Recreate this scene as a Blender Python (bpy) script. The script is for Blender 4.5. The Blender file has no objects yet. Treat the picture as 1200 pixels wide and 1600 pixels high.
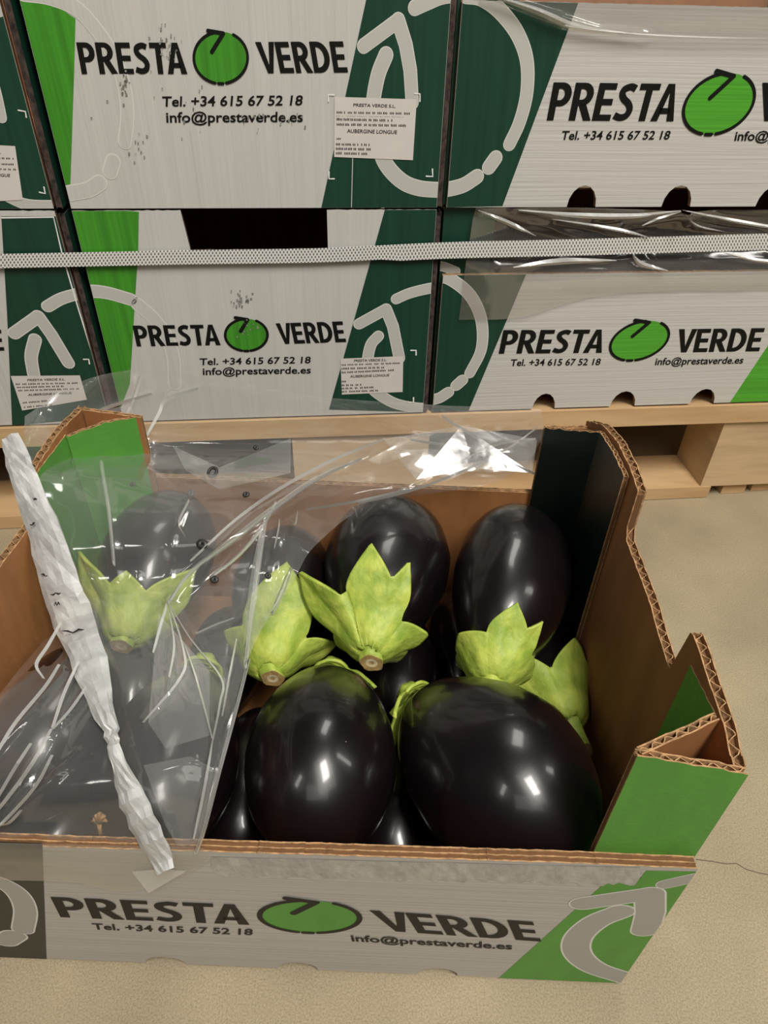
import bpy, bmesh, math, random
import numpy as np
from mathutils import Vector, Matrix, Quaternion, noise

SC = bpy.context.scene
COL = SC.collection
S = 0.01                                   # everything below is written in centimetres
V = Vector

# ------------------------------------------------------------------ camera
F = 1072.28; PITCH = math.radians(38.696); ROLL = math.radians(1.738)
CAM = V((0, -58.295, 49.225))
FW = V((0, math.cos(PITCH), -math.sin(PITCH)))
_r = V((1, 0, 0)); _u = _r.cross(FW)
CR = math.cos(ROLL) * _r + math.sin(ROLL) * _u
CU = -math.sin(ROLL) * _r + math.cos(ROLL) * _u
cd = bpy.data.cameras.new('camera'); cam = bpy.data.objects.new('camera', cd); COL.objects.link(cam)
cd.sensor_fit = 'VERTICAL'; cd.sensor_height = 32.0; cd.lens = F / 1600 * 32.0
cd.clip_start = 0.01; cd.clip_end = 100
m = Matrix((CR, CU, -FW)).transposed().to_4x4(); m.translation = CAM * S
cam.matrix_world = m
SC.camera = cam

# ------------------------------------------------------------------ light and exposure
SC.view_settings.view_transform = 'Standard'; SC.view_settings.look = 'None'
SC.view_settings.gamma = 1; SC.view_settings.exposure = -0.10
SC.view_settings.use_curve_mapping = False
w = bpy.data.worlds.new('hall'); SC.world = w; w.use_nodes = True
w.node_tree.nodes['Background'].inputs[0].default_value = (0.80, 0.80, 0.78, 1)
w.node_tree.nodes['Background'].inputs[1].default_value = 0.05

def lamp(name, loc, aim, sx, sy, power, col=(1, 0.965, 0.90)):
    l = bpy.data.lights.new(name, 'AREA'); l.shape = 'RECTANGLE'; l.size = sx; l.size_y = sy
    l.energy = power; l.color = col
    o = bpy.data.objects.new(name, l); COL.objects.link(o); o.location = loc
    o.rotation_euler = (V(aim) - V(loc)).to_track_quat('-Z', 'Y').to_euler()
    return o
lamp('ceiling_lamp', (0.62, -1.25, 2.5), (0.0, -0.2, 0.1), 0.48, 0.95, 62)
lamp('ceiling_lamp', (0.75, -1.55, 2.9), (0.0, -0.2, 0.1), 1.5, 2.2, 22)
lamp('ceiling_lamp', (-1.6, -2.0, 2.7), (0.0, -0.2, 0.1), 0.3, 0.9, 10)
lamp('ceiling_lamp', (2.4, -0.4, 2.7), (0.1, -0.1, 0.1), 0.3, 1.3, 14)
lamp('ceiling_lamp', (0.35, 1.0, 2.9), (0.0, -0.2, 0.1), 0.5, 0.9, 18)
lamp('ceiling_lamp', (0.3, -3.0, 3.0), (0.0, 0.0, 0.3), 2.6, 1.2, 18)

# ------------------------------------------------------------------ rays, planes
def ray(q):
    return FW + CR * ((q[0] - 600) / F) - CU * ((q[1] - 800) / F)
def hit(q, O, n):
    d = ray(q); return CAM + d * ((O - CAM).dot(n) / d.dot(n))
def at_z(q, z): return hit(q, V((0, 0, z)), V((0, 0, 1)))
class Plane:
    """origin, horizontal axis u, vertical axis v, outward normal n"""
    def __init__(s, O, u, v, n): s.O, s.u, s.v, s.n = V(O), V(u), V(v), V(n)
    def P(s, a, b, h=0): return s.O + s.u * a + s.v * b + s.n * h
    def px(s, q):
        X = hit(q, s.O, s.n) - s.O; return (X.dot(s.u), X.dot(s.v))
    def off(s, h): return Plane(s.O + s.n * h, s.u, s.v, s.n)
Z = V((0, 0, 1))
_a = math.radians(6.857); SU = V((math.cos(_a), math.sin(_a), 0)); SV = V((-math.sin(_a), math.cos(_a), 0))
SO = V((-26.083, 0, 0)); STK = Plane(SO, SU, Z, -SV)
_a = math.radians(-0.574); KU = V((math.cos(_a), math.sin(_a), 0)); KV = V((-math.sin(_a), math.cos(_a), 0))
KO = V((15.666, -43.038, 0)); KF = Plane(KO, KU, Z, -KV)
CW, CD = 40.0, 30.8                         # crate width and depth
def K(u, v, z): return KO + KU * u + KV * v + Z * z
def kv(q, v): return hit(q, KO + KV * v, KV)   # pixel on the crate's cross plane at depth v
P0, HB, LO = 12.934, 20.0, 14.45            # pallet height, box height, low side height
L0, L1 = P0, P0 + HB

# ------------------------------------------------------------------ materials
def mat(name, col, rough=0.6, var=0.0, vscale=(8, 8, 8), bump=0.0, bscale=None, spec=0.4, coat=0.0, col2=None, detail=4, crough=0.1):
    m = bpy.data.materials.new(name); m.use_nodes = True
    nt = m.node_tree; b = nt.nodes['Principled BSDF']
    b.inputs['Base Color'].default_value = (*col, 1); b.inputs['Roughness'].default_value = rough
    b.inputs['Specular IOR Level'].default_value = spec
    b.inputs['Coat Weight'].default_value = coat; b.inputs['Coat Roughness'].default_value = crough
    tc = nt.nodes.new('ShaderNodeTexCoord')
    def ntex(scale, det):
        mp = nt.nodes.new('ShaderNodeMapping'); mp.inputs['Scale'].default_value = scale
        nt.links.new(tc.outputs['Object'], mp.inputs['Vector'])
        n = nt.nodes.new('ShaderNodeTexNoise'); n.inputs['Scale'].default_value = 1; n.inputs['Detail'].default_value = det
        nt.links.new(mp.outputs[0], n.inputs['Vector']); return n
    if var:
        n = ntex(vscale, detail)
        cr = nt.nodes.new('ShaderNodeValToRGB')
        c2 = col2 or tuple(c * (1 - var) for c in col)
        cr.color_ramp.elements[0].position = 0.35; cr.color_ramp.elements[1].position = 0.65
        cr.color_ramp.elements[0].color = (*c2, 1); cr.color_ramp.elements[1].color = (*col, 1)
        nt.links.new(n.outputs['Fac'], cr.inputs[0]); nt.links.new(cr.outputs[0], b.inputs['Base Color'])
    if bump:
        n = ntex(bscale or vscale, 3)
        bp = nt.nodes.new('ShaderNodeBump'); bp.inputs['Strength'].default_value = bump; bp.inputs['Distance'].default_value = 0.002
        nt.links.new(n.outputs['Fac'], bp.inputs['Height']); nt.links.new(bp.outputs[0], b.inputs['Normal'])
    return m
VS = (330, 330, 6); HS = (6, 6, 420)
M = {}
M['board'] = mat('printed_white_board', (0.56, 0.545, 0.515), 0.5, 0.06, (120, 120, 3), 0.25, VS)
M['board_h'] = mat('printed_white_board_long', (0.56, 0.545, 0.515), 0.5, 0.05, (3, 3, 150), 0.25, HS)
M['board_k'] = mat('greyed_shaded_board_long', (0.45, 0.43, 0.395), 0.55, 0.08, (3, 3, 90), 0.2, HS)  # greyer crate print, darkened further for the front light blocked there
M['kraft'] = mat('kraft_board', (0.37, 0.155, 0.052), 0.75, 0.22, (60, 60, 12), 0.15, (90, 90, 90))
M['kraft_edge'] = mat('kraft_cut_edge', (0.52, 0.30, 0.14), 0.85, 0.5, (260, 260, 260), 0.4, (300, 300, 300))
M['flute'] = mat('kraft_fluting', (0.50, 0.27, 0.12), 0.85, 0.4, (200, 200, 200))
M['core'] = mat('kraft_core', (0.16, 0.075, 0.03), 0.9)
M['dusty_edge'] = mat('dusty_cut_edge', (0.075, 0.05, 0.04), 0.9, 0.75, (220, 220, 160), col2=(0.012, 0.008, 0.008))
M['dark'] = mat('dark_green_print', (0.006, 0.050, 0.028), 0.5, 0.25, (200, 200, 4), 0.2, VS)
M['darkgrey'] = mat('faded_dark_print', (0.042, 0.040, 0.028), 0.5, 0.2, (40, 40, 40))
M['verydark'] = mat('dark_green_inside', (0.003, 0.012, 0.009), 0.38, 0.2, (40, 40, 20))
M['green'] = mat('bright_green_print', (0.058, 0.30, 0.022), 0.45, 0.3, (260, 260, 4), 0.2, VS)
M['green_h'] = mat('bright_green_print_long', (0.085, 0.40, 0.03), 0.45, 0.25, (4, 4, 260), 0.2, HS)
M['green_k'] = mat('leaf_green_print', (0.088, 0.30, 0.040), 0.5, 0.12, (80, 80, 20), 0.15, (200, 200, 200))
M['ringw'] = mat('pale_print_line', (0.66, 0.65, 0.60), 0.5)
M['ring'] = mat('grey_print_line', (0.50, 0.49, 0.46), 0.5)
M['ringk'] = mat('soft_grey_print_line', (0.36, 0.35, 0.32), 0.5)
M['ink'] = mat('black_print', (0.006, 0.0055, 0.005), 0.6, spec=0.2)
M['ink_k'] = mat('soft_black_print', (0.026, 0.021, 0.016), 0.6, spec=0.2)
M['mark'] = mat('white_print', (0.8, 0.8, 0.77), 0.5)
M['label'] = mat('label_paper', (0.66, 0.62, 0.58), 0.45, 0.05, (60, 60, 60))
M['scuff'] = mat('dirt_smear', (0.12, 0.125, 0.10), 0.8, 0.5, (300, 300, 300), col2=(0.3, 0.3, 0.27))
M['wood'] = mat('pale_wood', (0.62, 0.42, 0.22), 0.7, 0.35, (6, 40, 60), 0.2, (8, 60, 120), col2=(0.5, 0.31, 0.15))
M['wood2'] = mat('sawn_wood_block', (0.60, 0.42, 0.24), 0.75, 0.2, (10, 10, 60), 0.2, (20, 20, 120))
M['floor'] = None
M['stem_cut'] = mat('cut_stem', (0.50, 0.33, 0.12), 0.8, 0.4, (300, 300, 300))
M['stem_core'] = mat('stem_pith', (0.75, 0.62, 0.38), 0.8, 0.3, (400, 400, 400))
M['dry'] = mat('dry_plant', (0.45, 0.25, 0.10), 0.8, 0.4, (200, 200, 200))

def aubergine_mat():
    m = mat('aubergine_skin', (0.0065, 0.0035, 0.0045), 0.3, 0.4, (14, 14, 14), 0.06, (45, 45, 30), spec=0.42, coat=0.4, crough=0.10)
    nt = m.node_tree; b = nt.nodes['Principled BSDF']
    tc = [n for n in nt.nodes if n.type == 'TEX_COORD'][0]
    vo = nt.nodes.new('ShaderNodeTexVoronoi'); vo.inputs['Scale'].default_value = 130
    nt.links.new(tc.outputs['Object'], vo.inputs['Vector'])
    lt = nt.nodes.new('ShaderNodeMath'); lt.operation = 'LESS_THAN'; lt.inputs[1].default_value = 0.045
    nt.links.new(vo.outputs['Distance'], lt.inputs[0])
    sep = nt.nodes.new('ShaderNodeSeparateColor'); nt.links.new(vo.outputs['Color'], sep.inputs[0])
    gt = nt.nodes.new('ShaderNodeMath'); gt.operation = 'GREATER_THAN'; gt.inputs[1].default_value = 0.86
    nt.links.new(sep.outputs[0], gt.inputs[0])
    mu = nt.nodes.new('ShaderNodeMath'); mu.operation = 'MULTIPLY'
    nt.links.new(lt.outputs[0], mu.inputs[0]); nt.links.new(gt.outputs[0], mu.inputs[1])
    mx = nt.nodes.new('ShaderNodeMixRGB'); mx.inputs[2].default_value = (0.22, 0.17, 0.14, 1)
    src = b.inputs['Base Color'].links[0].from_socket
    nt.links.new(mu.outputs[0], mx.inputs[0]); nt.links.new(src, mx.inputs[1]); nt.links.new(mx.outputs[0], b.inputs['Base Color'])
    return m
M['skin'] = aubergine_mat()
def calyx_mat():
    m = mat('calyx_green', (0.45, 0.52, 0.085), 0.5, 0.3, (95, 95, 60), 0.6, (150, 150, 90), spec=0.35, col2=(0.25, 0.36, 0.045), detail=6)
    m.node_tree.nodes['Principled BSDF'].inputs['Subsurface Weight'].default_value = 0.0
    return m
M['calyx'] = calyx_mat()

def film_mat(name, haze, gloss, rough, tint=(0.85, 0.85, 0.83)):
    m = bpy.data.materials.new(name); m.use_nodes = True; nt = m.node_tree; nt.nodes.clear()
    out = nt.nodes.new('ShaderNodeOutputMaterial')
    tr = nt.nodes.new('ShaderNodeBsdfTransparent'); tr.inputs[0].default_value = (0.97, 0.97, 0.96, 1)
    gl = nt.nodes.new('ShaderNodeBsdfGlossy'); gl.inputs['Roughness'].default_value = rough; gl.inputs[0].default_value = (1, 1, 1, 1)
    df = nt.nodes.new('ShaderNodeBsdfDiffuse'); df.inputs[0].default_value = (*tint, 1)
    lw = nt.nodes.new('ShaderNodeLayerWeight'); lw.inputs[0].default_value = .5
    fr = nt.nodes.new('ShaderNodeMath'); fr.operation = 'POWER'; fr.inputs[1].default_value = 4.0; nt.links.new(lw.outputs['Facing'], fr.inputs[0])
    mul = nt.nodes.new('ShaderNodeMath'); mul.operation = 'MULTIPLY_ADD'; mul.inputs[1].default_value = gloss; mul.inputs[2].default_value = 0.075 * gloss
    nt.links.new(fr.outputs[0], mul.inputs[0])
    tc = nt.nodes.new('ShaderNodeTexCoord')
    no = nt.nodes.new('ShaderNodeTexNoise'); no.inputs['Scale'].default_value = 9; no.inputs['Detail'].default_value = 3
    nt.links.new(tc.outputs['Object'], no.inputs['Vector'])
    hz = nt.nodes.new('ShaderNodeMath'); hz.operation = 'MULTIPLY'; hz.inputs[1].default_value = haze * 2
    nt.links.new(no.outputs['Fac'], hz.inputs[0])
    n2 = nt.nodes.new('ShaderNodeTexNoise'); n2.inputs['Scale'].default_value = 55; n2.inputs['Detail'].default_value = 2
    nt.links.new(tc.outputs['Object'], n2.inputs['Vector'])
    bp = nt.nodes.new('ShaderNodeBump'); bp.inputs['Strength'].default_value = 0.06; bp.inputs['Distance'].default_value = 0.004
    nt.links.new(n2.outputs['Fac'], bp.inputs['Height']); nt.links.new(bp.outputs[0], gl.inputs['Normal'])
    m1 = nt.nodes.new('ShaderNodeMixShader'); m2 = nt.nodes.new('ShaderNodeMixShader')
    nt.links.new(hz.outputs[0], m1.inputs[0]); nt.links.new(tr.outputs[0], m1.inputs[1]); nt.links.new(df.outputs[0], m1.inputs[2])
    nt.links.new(mul.outputs[0], m2.inputs[0]); nt.links.new(m1.outputs[0], m2.inputs[1]); nt.links.new(gl.outputs[0], m2.inputs[2])
    nt.links.new(m2.outputs[0], out.inputs[0])
    return m
M['film'] = film_mat('clear_film', 0.085, 1.0, 0.10)
M['film2'] = film_mat('clear_wrap', 0.15, 1.6, 0.12, (0.58, 0.53, 0.48))
M['film_layer'] = film_mat('film_second_layer', .10, 1.5, .1, (.9, .9, .88))
M['hole'] = mat('dark_hole_rim', (0.02, 0.018, 0.016), 0.4)
M['tape'] = mat('grey_white_tape', (0.60, 0.60, 0.58), 0.45, 0.35, (60, 60, 60), 0.5, (90, 90, 90), col2=(0.42, 0.42, 0.41))
M['torn'] = mat('torn_paper_strip', (0.45, 0.43, 0.38), 0.8, 0.2, (150, 150, 60), 0.5, (200, 200, 100))

def floor_mat():
    m = mat('concrete_floor', (0.395, 0.322, 0.212), 0.65, 0.20, (9, 9, 9), 0.08, (700, 700, 700), spec=0.3)
    nt = m.node_tree; b = nt.nodes['Principled BSDF']
    tc = [n for n in nt.nodes if n.type == 'TEX_COORD'][0]
    n = nt.nodes.new('ShaderNodeTexNoise'); n.inputs['Scale'].default_value = 900; n.inputs['Detail'].default_value = 6
    nt.links.new(tc.outputs['Object'], n.inputs['Vector'])
    cr = nt.nodes.new('ShaderNodeValToRGB'); cr.color_ramp.elements[0].position = 0.30; cr.color_ramp.elements[1].position = 0.62
    cr.color_ramp.elements[0].color = (0.70, 0.68, 0.65, 1); cr.color_ramp.elements[1].color = (1.08, 1.08, 1.07, 1)
    nt.links.new(n.outputs['Fac'], cr.inputs[0])
    mx = nt.nodes.new('ShaderNodeMixRGB'); mx.blend_type = 'MULTIPLY'; mx.inputs[0].default_value = 1
    src = b.inputs['Base Color'].links[0].from_socket
    nt.links.new(src, mx.inputs[1]); nt.links.new(cr.outputs[0], mx.inputs[2]); nt.links.new(mx.outputs[0], b.inputs['Base Color'])
    return m
M['floor'] = floor_mat()

def strap_mat():
    m = mat('woven_strap', (0.70, 0.69, 0.66), 0.6, spec=0.3)
    nt = m.node_tree; b = nt.nodes['Principled BSDF']
    uv = nt.nodes.new('ShaderNodeUVMap')
    sx = nt.nodes.new('ShaderNodeSeparateXYZ'); nt.links.new(uv.outputs[0], sx.inputs[0])
    def mth(op, a, bb):
        n = nt.nodes.new('ShaderNodeMath'); n.operation = op
        for i, q in enumerate((a, bb)):
            if q is None: continue
            if isinstance(q, (int, float)): n.inputs[i].default_value = q
            else: nt.links.new(q, n.inputs[i])
        return n.outputs[0]
    k = 2 * math.pi
    s1 = mth('SINE', mth('MULTIPLY', mth('ADD', mth('MULTIPLY', sx.outputs[0], 1 / 0.30), mth('MULTIPLY', sx.outputs[1], 2.5)), k), None)
    s2 = mth('SINE', mth('MULTIPLY', mth('SUBTRACT', mth('MULTIPLY', sx.outputs[0], 1 / 0.30), mth('MULTIPLY', sx.outputs[1], 2.5)), k), None)
    pr = mth('MAXIMUM', mth('MULTIPLY', s1, -1), mth('MULTIPLY', s2, -1))
    pr = mth('MULTIPLY', mth('ADD', s1, 1), mth('ADD', s2, 1))
    cr = nt.nodes.new('ShaderNodeValToRGB')
    cr.color_ramp.elements[0].position = 0.12; cr.color_ramp.elements[1].position = 0.42
    cr.color_ramp.elements[0].color = (0.74, 0.73, 0.70, 1); cr.color_ramp.elements[1].color = (0.16, 0.15, 0.14, 1)
    nt.links.new(mth('DIVIDE', pr, 4.0), cr.inputs[0]); nt.links.new(cr.outputs[0], b.inputs['Base Color'])
    return m
M['strap'] = strap_mat()

# ------------------------------------------------------------------ object helpers
def tag(o, label=None, cat=None, group=None, kind=None):
    if label: o['label'] = label
    if cat: o['category'] = cat
    if group: o['group'] = group
    if kind: o['kind'] = kind
    return o
def thing(name, loc_cm, label, cat, group=None):
    o = bpy.data.objects.new(name, None); COL.objects.link(o); o.empty_display_size = 0.02
    o.location = V(loc_cm) * S; o['base'] = tuple(V(loc_cm))
    tag(o, label, cat, group); return o
def base_of(p):
    while p is not None and p.parent is not None: p = p.parent
    return V(p['base']) if p is not None and 'base' in p else V((0, 0, 0))
def obj(name, verts, faces, mats, parent=None, idx=None, smooth=False, label=None, kind=None):
    b = base_of(parent)
    me = bpy.data.meshes.new(name)
    me.from_pydata([(V(v) - b) * S for v in verts], [], faces)
    for mm in (mats if isinstance(mats, (list, tuple)) else [mats]): me.materials.append(mm)
    if idx: me.polygons.foreach_set('material_index', idx)
    if smooth: me.polygons.foreach_set('use_smooth', [True] * len(me.polygons))
    me.update()
    o = bpy.data.objects.new(name, me); COL.objects.link(o)
    if parent: o.parent = parent
    tag(o, label, kind=kind)
    return o
class MB:
    def __init__(s): s.v, s.f, s.i = [], [], []
    def add(s, vs, fs, mi=0):
        n = len(s.v); s.v += [V(x) for x in vs]
        for f in fs: s.f.append([n + k for k in f]); s.i.append(mi)
    def box(s, O, a, b, c, mi=0):
        """parallelepiped from a corner and three edge vectors"""
        O, a, b, c = V(O), V(a), V(b), V(c)
        vs = [O, O + a, O + a + b, O + b, O + c, O + a + c, O + a + b + c, O + b + c]
        s.add(vs, [(0, 3, 2, 1), (4, 5, 6, 7), (0, 1, 5, 4), (1, 2, 6, 5), (2, 3, 7, 6), (3, 0, 4, 7)], mi)
    def build(s, name, mats, parent=None, **k): return obj(name, s.v, s.f, mats, parent, s.i, **k)

# ------------------------------------------------------------------ corrugated walls
def lerp_prof(prof, a, side):
    for (a0, h0), (a1, h1) in zip(prof, prof[1:]):
        if a0 <= a <= a1 and a1 > a0:
            if side > 0 and a == a1: continue
            if side < 0 and a == a0 and a0 != prof[0][0]: continue
            return h0 + (h1 - h0) * (a - a0) / (a1 - a0)
    return prof[-1][1] if side > 0 or a >= prof[-1][0] else prof[0][1]
def slab(mb, pl, cols, h0, h1, mi_front, mi_back, mi_edge, dt=0.0):
    """cols: list of (a, bottom, top); prism between offsets h0 (front) and h1 (back)"""
    n = len(mb.v)
    for a, b, t in cols:
        for h in (h0, h1):
            mb.v.append(pl.P(a, b, h)); mb.v.append(pl.P(a, t - dt, h))
    for k in range(len(cols) - 1):
        p, q = n + 4 * k, n + 4 * k + 4
        w = abs(cols[k + 1][0] - cols[k][0]) > 1e-6
        if w:
            mb.f.append([p, q, q + 1, p + 1]); mb.i.append(mi_front)
            mb.f.append([q + 2, p + 2, p + 3, q + 3]); mb.i.append(mi_back)
        if w or abs(cols[k + 1][2] - cols[k][2]) > 1e-6:
            mb.f.append([p + 1, q + 1, q + 3, p + 3]); mb.i.append(mi_edge)
        if w or abs(cols[k + 1][1] - cols[k][1]) > 1e-6:
            mb.f.append([q, p, p + 2, q + 2]); mb.i.append(mi_edge)
    p, q = n, n + 4 * (len(cols) - 1)
    mb.f.append([p + 1, p + 3, p + 2, p]); mb.i.append(mi_edge)
    mb.f.append([q, q + 2, q + 3, q + 1]); mb.i.append(mi_edge)
def columns(top, bot, step):
    xs = set(a for a, _ in top) | set(a for a, _ in bot)
    a0, a1 = top[0][0], top[-1][0]
    n = int((a1 - a0) / step)
    xs |= set(a0 + (a1 - a0) * k / n for k in range(1, n))
    xs = sorted(xs); cols = []
    for a in xs:
        l = (a, lerp_prof(bot, a, -1), lerp_prof(top, a, -1)); r = (a, lerp_prof(bot, a, 1), lerp_prof(top, a, 1))
        if a == xs[0]: l = r
        if a == xs[-1]: r = l
        cols.append(l)
        if r != l: cols.append(r)
    return cols
def wall(name, pl, top, bot, parent, front, back=None, edge=None, th=0.5, flute='v', rag=0.0, seed=0, label=None, core=None):
    """a corrugated board wall: liners, and wavy fluting (v) or stacked sheets (h) showing at the cut edge"""
    back = back or M['kraft']; edge = edge or M['kraft_edge']
    rnd = random.Random(seed)
    cols = columns(top, bot, 0.4 if rag else 4.0)
    if rag: cols = [(a, b, t + rnd.uniform(-rag, rag)) for a, b, t in cols]
    mb = MB(); lt = 0.07
    slab(mb, pl, cols, 0, -lt, 0, 2, 2)
    slab(mb, pl, cols, -th + lt, -th, 2, 1, 2, 0.03)
    if flute == 'h':
        slab(mb, pl, cols, -th / 2 + 0.03, -th / 2 - 0.03, 2, 2, 2, 0.02)
        slab(mb, pl, [(a, b + .1, t) for a, b, t in cols], -lt, -th + lt, 3, 3, 3, 0.14)
    o = mb.build(name, [front, back, edge, core or M['core']], parent, label=label)
    if flute == 'v':
        fine = columns(top, bot, 0.16); fb = MB()
        for k, (a, b, t) in enumerate(fine):
            h = -th / 2 + (th / 2 - lt) * math.sin(a * 2 * math.pi / 0.72)
            fb.v += [pl.P(a, b + .05, h - .03), pl.P(a, t - 0.05, h - .03), pl.P(a, t - .05, h + .03)]
            if k:
                q = 3 * k; fb.f += [[q - 3, q, q + 1, q - 2], [q - 2, q + 1, q + 2, q - 1]]; fb.i += [0, 0]
        slab(fb, pl, [(a, b + .1, t) for a, b, t in cols], -lt, -th + lt, 1, 1, 1, 0.3)
        fb.build('fluting', [edge, core or M['core']], o)
    return o

# ------------------------------------------------------------------ flat print on a plane
def clip(poly, win):
    a0, a1, b0, b1 = win
    def cut(ps, ins, isx):
        out = []
        for i in range(len(ps)):
            p, q = ps[i - 1], ps[i]
            if ins(q):
                if not ins(p): out.append(isx(p, q))
                out.append(q)
            elif ins(p): out.append(isx(p, q))
        return out
    def ix(c, k):
        def f(p, q):
            t = (c - p[k]) / (q[k] - p[k]); return (p[0] + t * (q[0] - p[0]), p[1] + t * (q[1] - p[1]))
        return f
    for ins, isx in ((lambda p: p[0] >= a0, ix(a0, 0)), (lambda p: p[0] <= a1, ix(a1, 0)), (lambda p: p[1] >= b0, ix(b0, 1)), (lambda p: p[1] <= b1, ix(b1, 1))):
        poly = cut(poly, ins, isx)
        if len(poly) < 3: return []
    return poly
def smooth_line(pts, n=8):
    if len(pts) < 3: return [tuple(p) for p in pts]
    P = [tuple(2 * np.array(pts[0]) - np.array(pts[1]))] + list(pts) + [tuple(2 * np.array(pts[-1]) - np.array(pts[-2]))]
    out = []
    for i in range(1, len(P) - 2):
        p0, p1, p2, p3 = [np.array(P[i + k], float) for k in (-1, 0, 1, 2)]
        for k in range(n):
            t = k / n
            out.append(tuple(0.5 * ((2 * p1) + (-p0 + p2) * t + (2 * p0 - 5 * p1 + 4 * p2 - p3) * t * t + (-p0 + 3 * p1 - 3 * p2 + p3) * t ** 3)))
    out.append(tuple(pts[-1])); return out
def stroke(pts, wd, taper=None, caps=True):
    """thick line as quads with round ends, in plane coordinates"""
    n = len(pts); polys = []; L = []; R = []
    for i, p in enumerate(pts):
        a = np.array(pts[max(0, i - 1)]); b = np.array(pts[min(n - 1, i + 1)]); d = b - a; d = d / (np.linalg.norm(d) + 1e-9)
        nn = np.array([-d[1], d[0]]); ww = wd / 2 * (1 if not taper else taper[0] + (taper[1] - taper[0]) * i / (n - 1))
        L.append(np.array(p) + nn * ww); R.append(np.array(p) - nn * ww)
    for i in range(n - 1): polys.append([tuple(R[i]), tuple(R[i + 1]), tuple(L[i + 1]), tuple(L[i])])
    if caps:
        for e, (c, l, r) in enumerate(((pts[0], L[0], R[0]), (pts[-1], L[-1], R[-1]))):
            c = np.array(c); x = l - c; y = np.array([-x[1], x[0]]) * (1 if e == 0 else -1)
            polys.append([tuple(c + x * math.cos(t) + y * math.sin(t)) for t in np.linspace(0, math.pi, 9)])
    return polys
def ellipse(c, rx, ry, k=0.0, t0=0, t1=360, n=48, rot=0):
    out = []
    for t in np.radians(np.linspace(t0, t1, n)):
        x = rx * math.cos(t) - k * ry * math.sin(t); y = ry * math.sin(t) + rot * rx * math.cos(t)
        out.append((c[0] + x, c[1] + y))
    return out                               # image coordinates (y down); k leans the top to the left when positive... negative leans right
def _rect(a, b, c, d): return [(a, b), (c, b), (c, d), (a, d)]
def _bowl(xo, xi, x0, yo, yi, rxo, rxi, cy):
    """half ring from a stem at x0: outer and inner half ellipses about cy"""
    out = []; T = np.linspace(-math.pi / 2, math.pi / 2, 15)
    o = [(x0, cy - yo)] + [(xo + rxo * math.cos(t), cy + yo * math.sin(t)) for t in T] + [(x0, cy + yo)]
    i = [(x0, cy - yi)] + [(xi + rxi * math.cos(t), cy + yi * math.sin(t)) for t in T] + [(x0, cy + yi)]
    for k in range(len(o) - 1): out.append([o[k], o[k + 1], i[k + 1], i[k]])
    return out
GLYPH = {
    'E': (.60, [_rect(0, 0, .2, 1), _rect(.2, .83, .53, 1), _rect(.2, .42, .50, .59), _rect(.2, 0, .55, .17)]),
    'T': (.62, [_rect(0, .83, .60, 1), _rect(.2, 0, .40, .83)]),
    'V': (.70, [[(0, 1), (.215, 1), (.36, .26), (.46, 0), (.25, 0)], [(.36, .26), (.505, 1), (.71, 1), (.46, 0)]]),
    'A': (.74, [[(0, 0), (.21, 0), (.37, .78), (.26, 1)], [(.50, 0), (.72, 0), (.46, 1), (.37, .78)], [(.26, 1), (.37, .78), (.46, 1)], _rect(.19, .20, .53, .36)]),
    'P': (.63, [_rect(0, 0, .2, 1)] + _bowl(.30, .26, .2, .31, .15, .29, .13, .69)),
    'R': (.68, [_rect(0, 0, .2, 1), [(.22, .40), (.42, .46), (.67, 0), (.44, 0)]] + _bowl(.30, .26, .2, .30, .14, .29, .13, .70)),
    'D': (.75, [_rect(0, 0, .2, 1)] + _bowl(.26, .22, .2, .5, .33, .43, .26, .5)),
}
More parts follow.
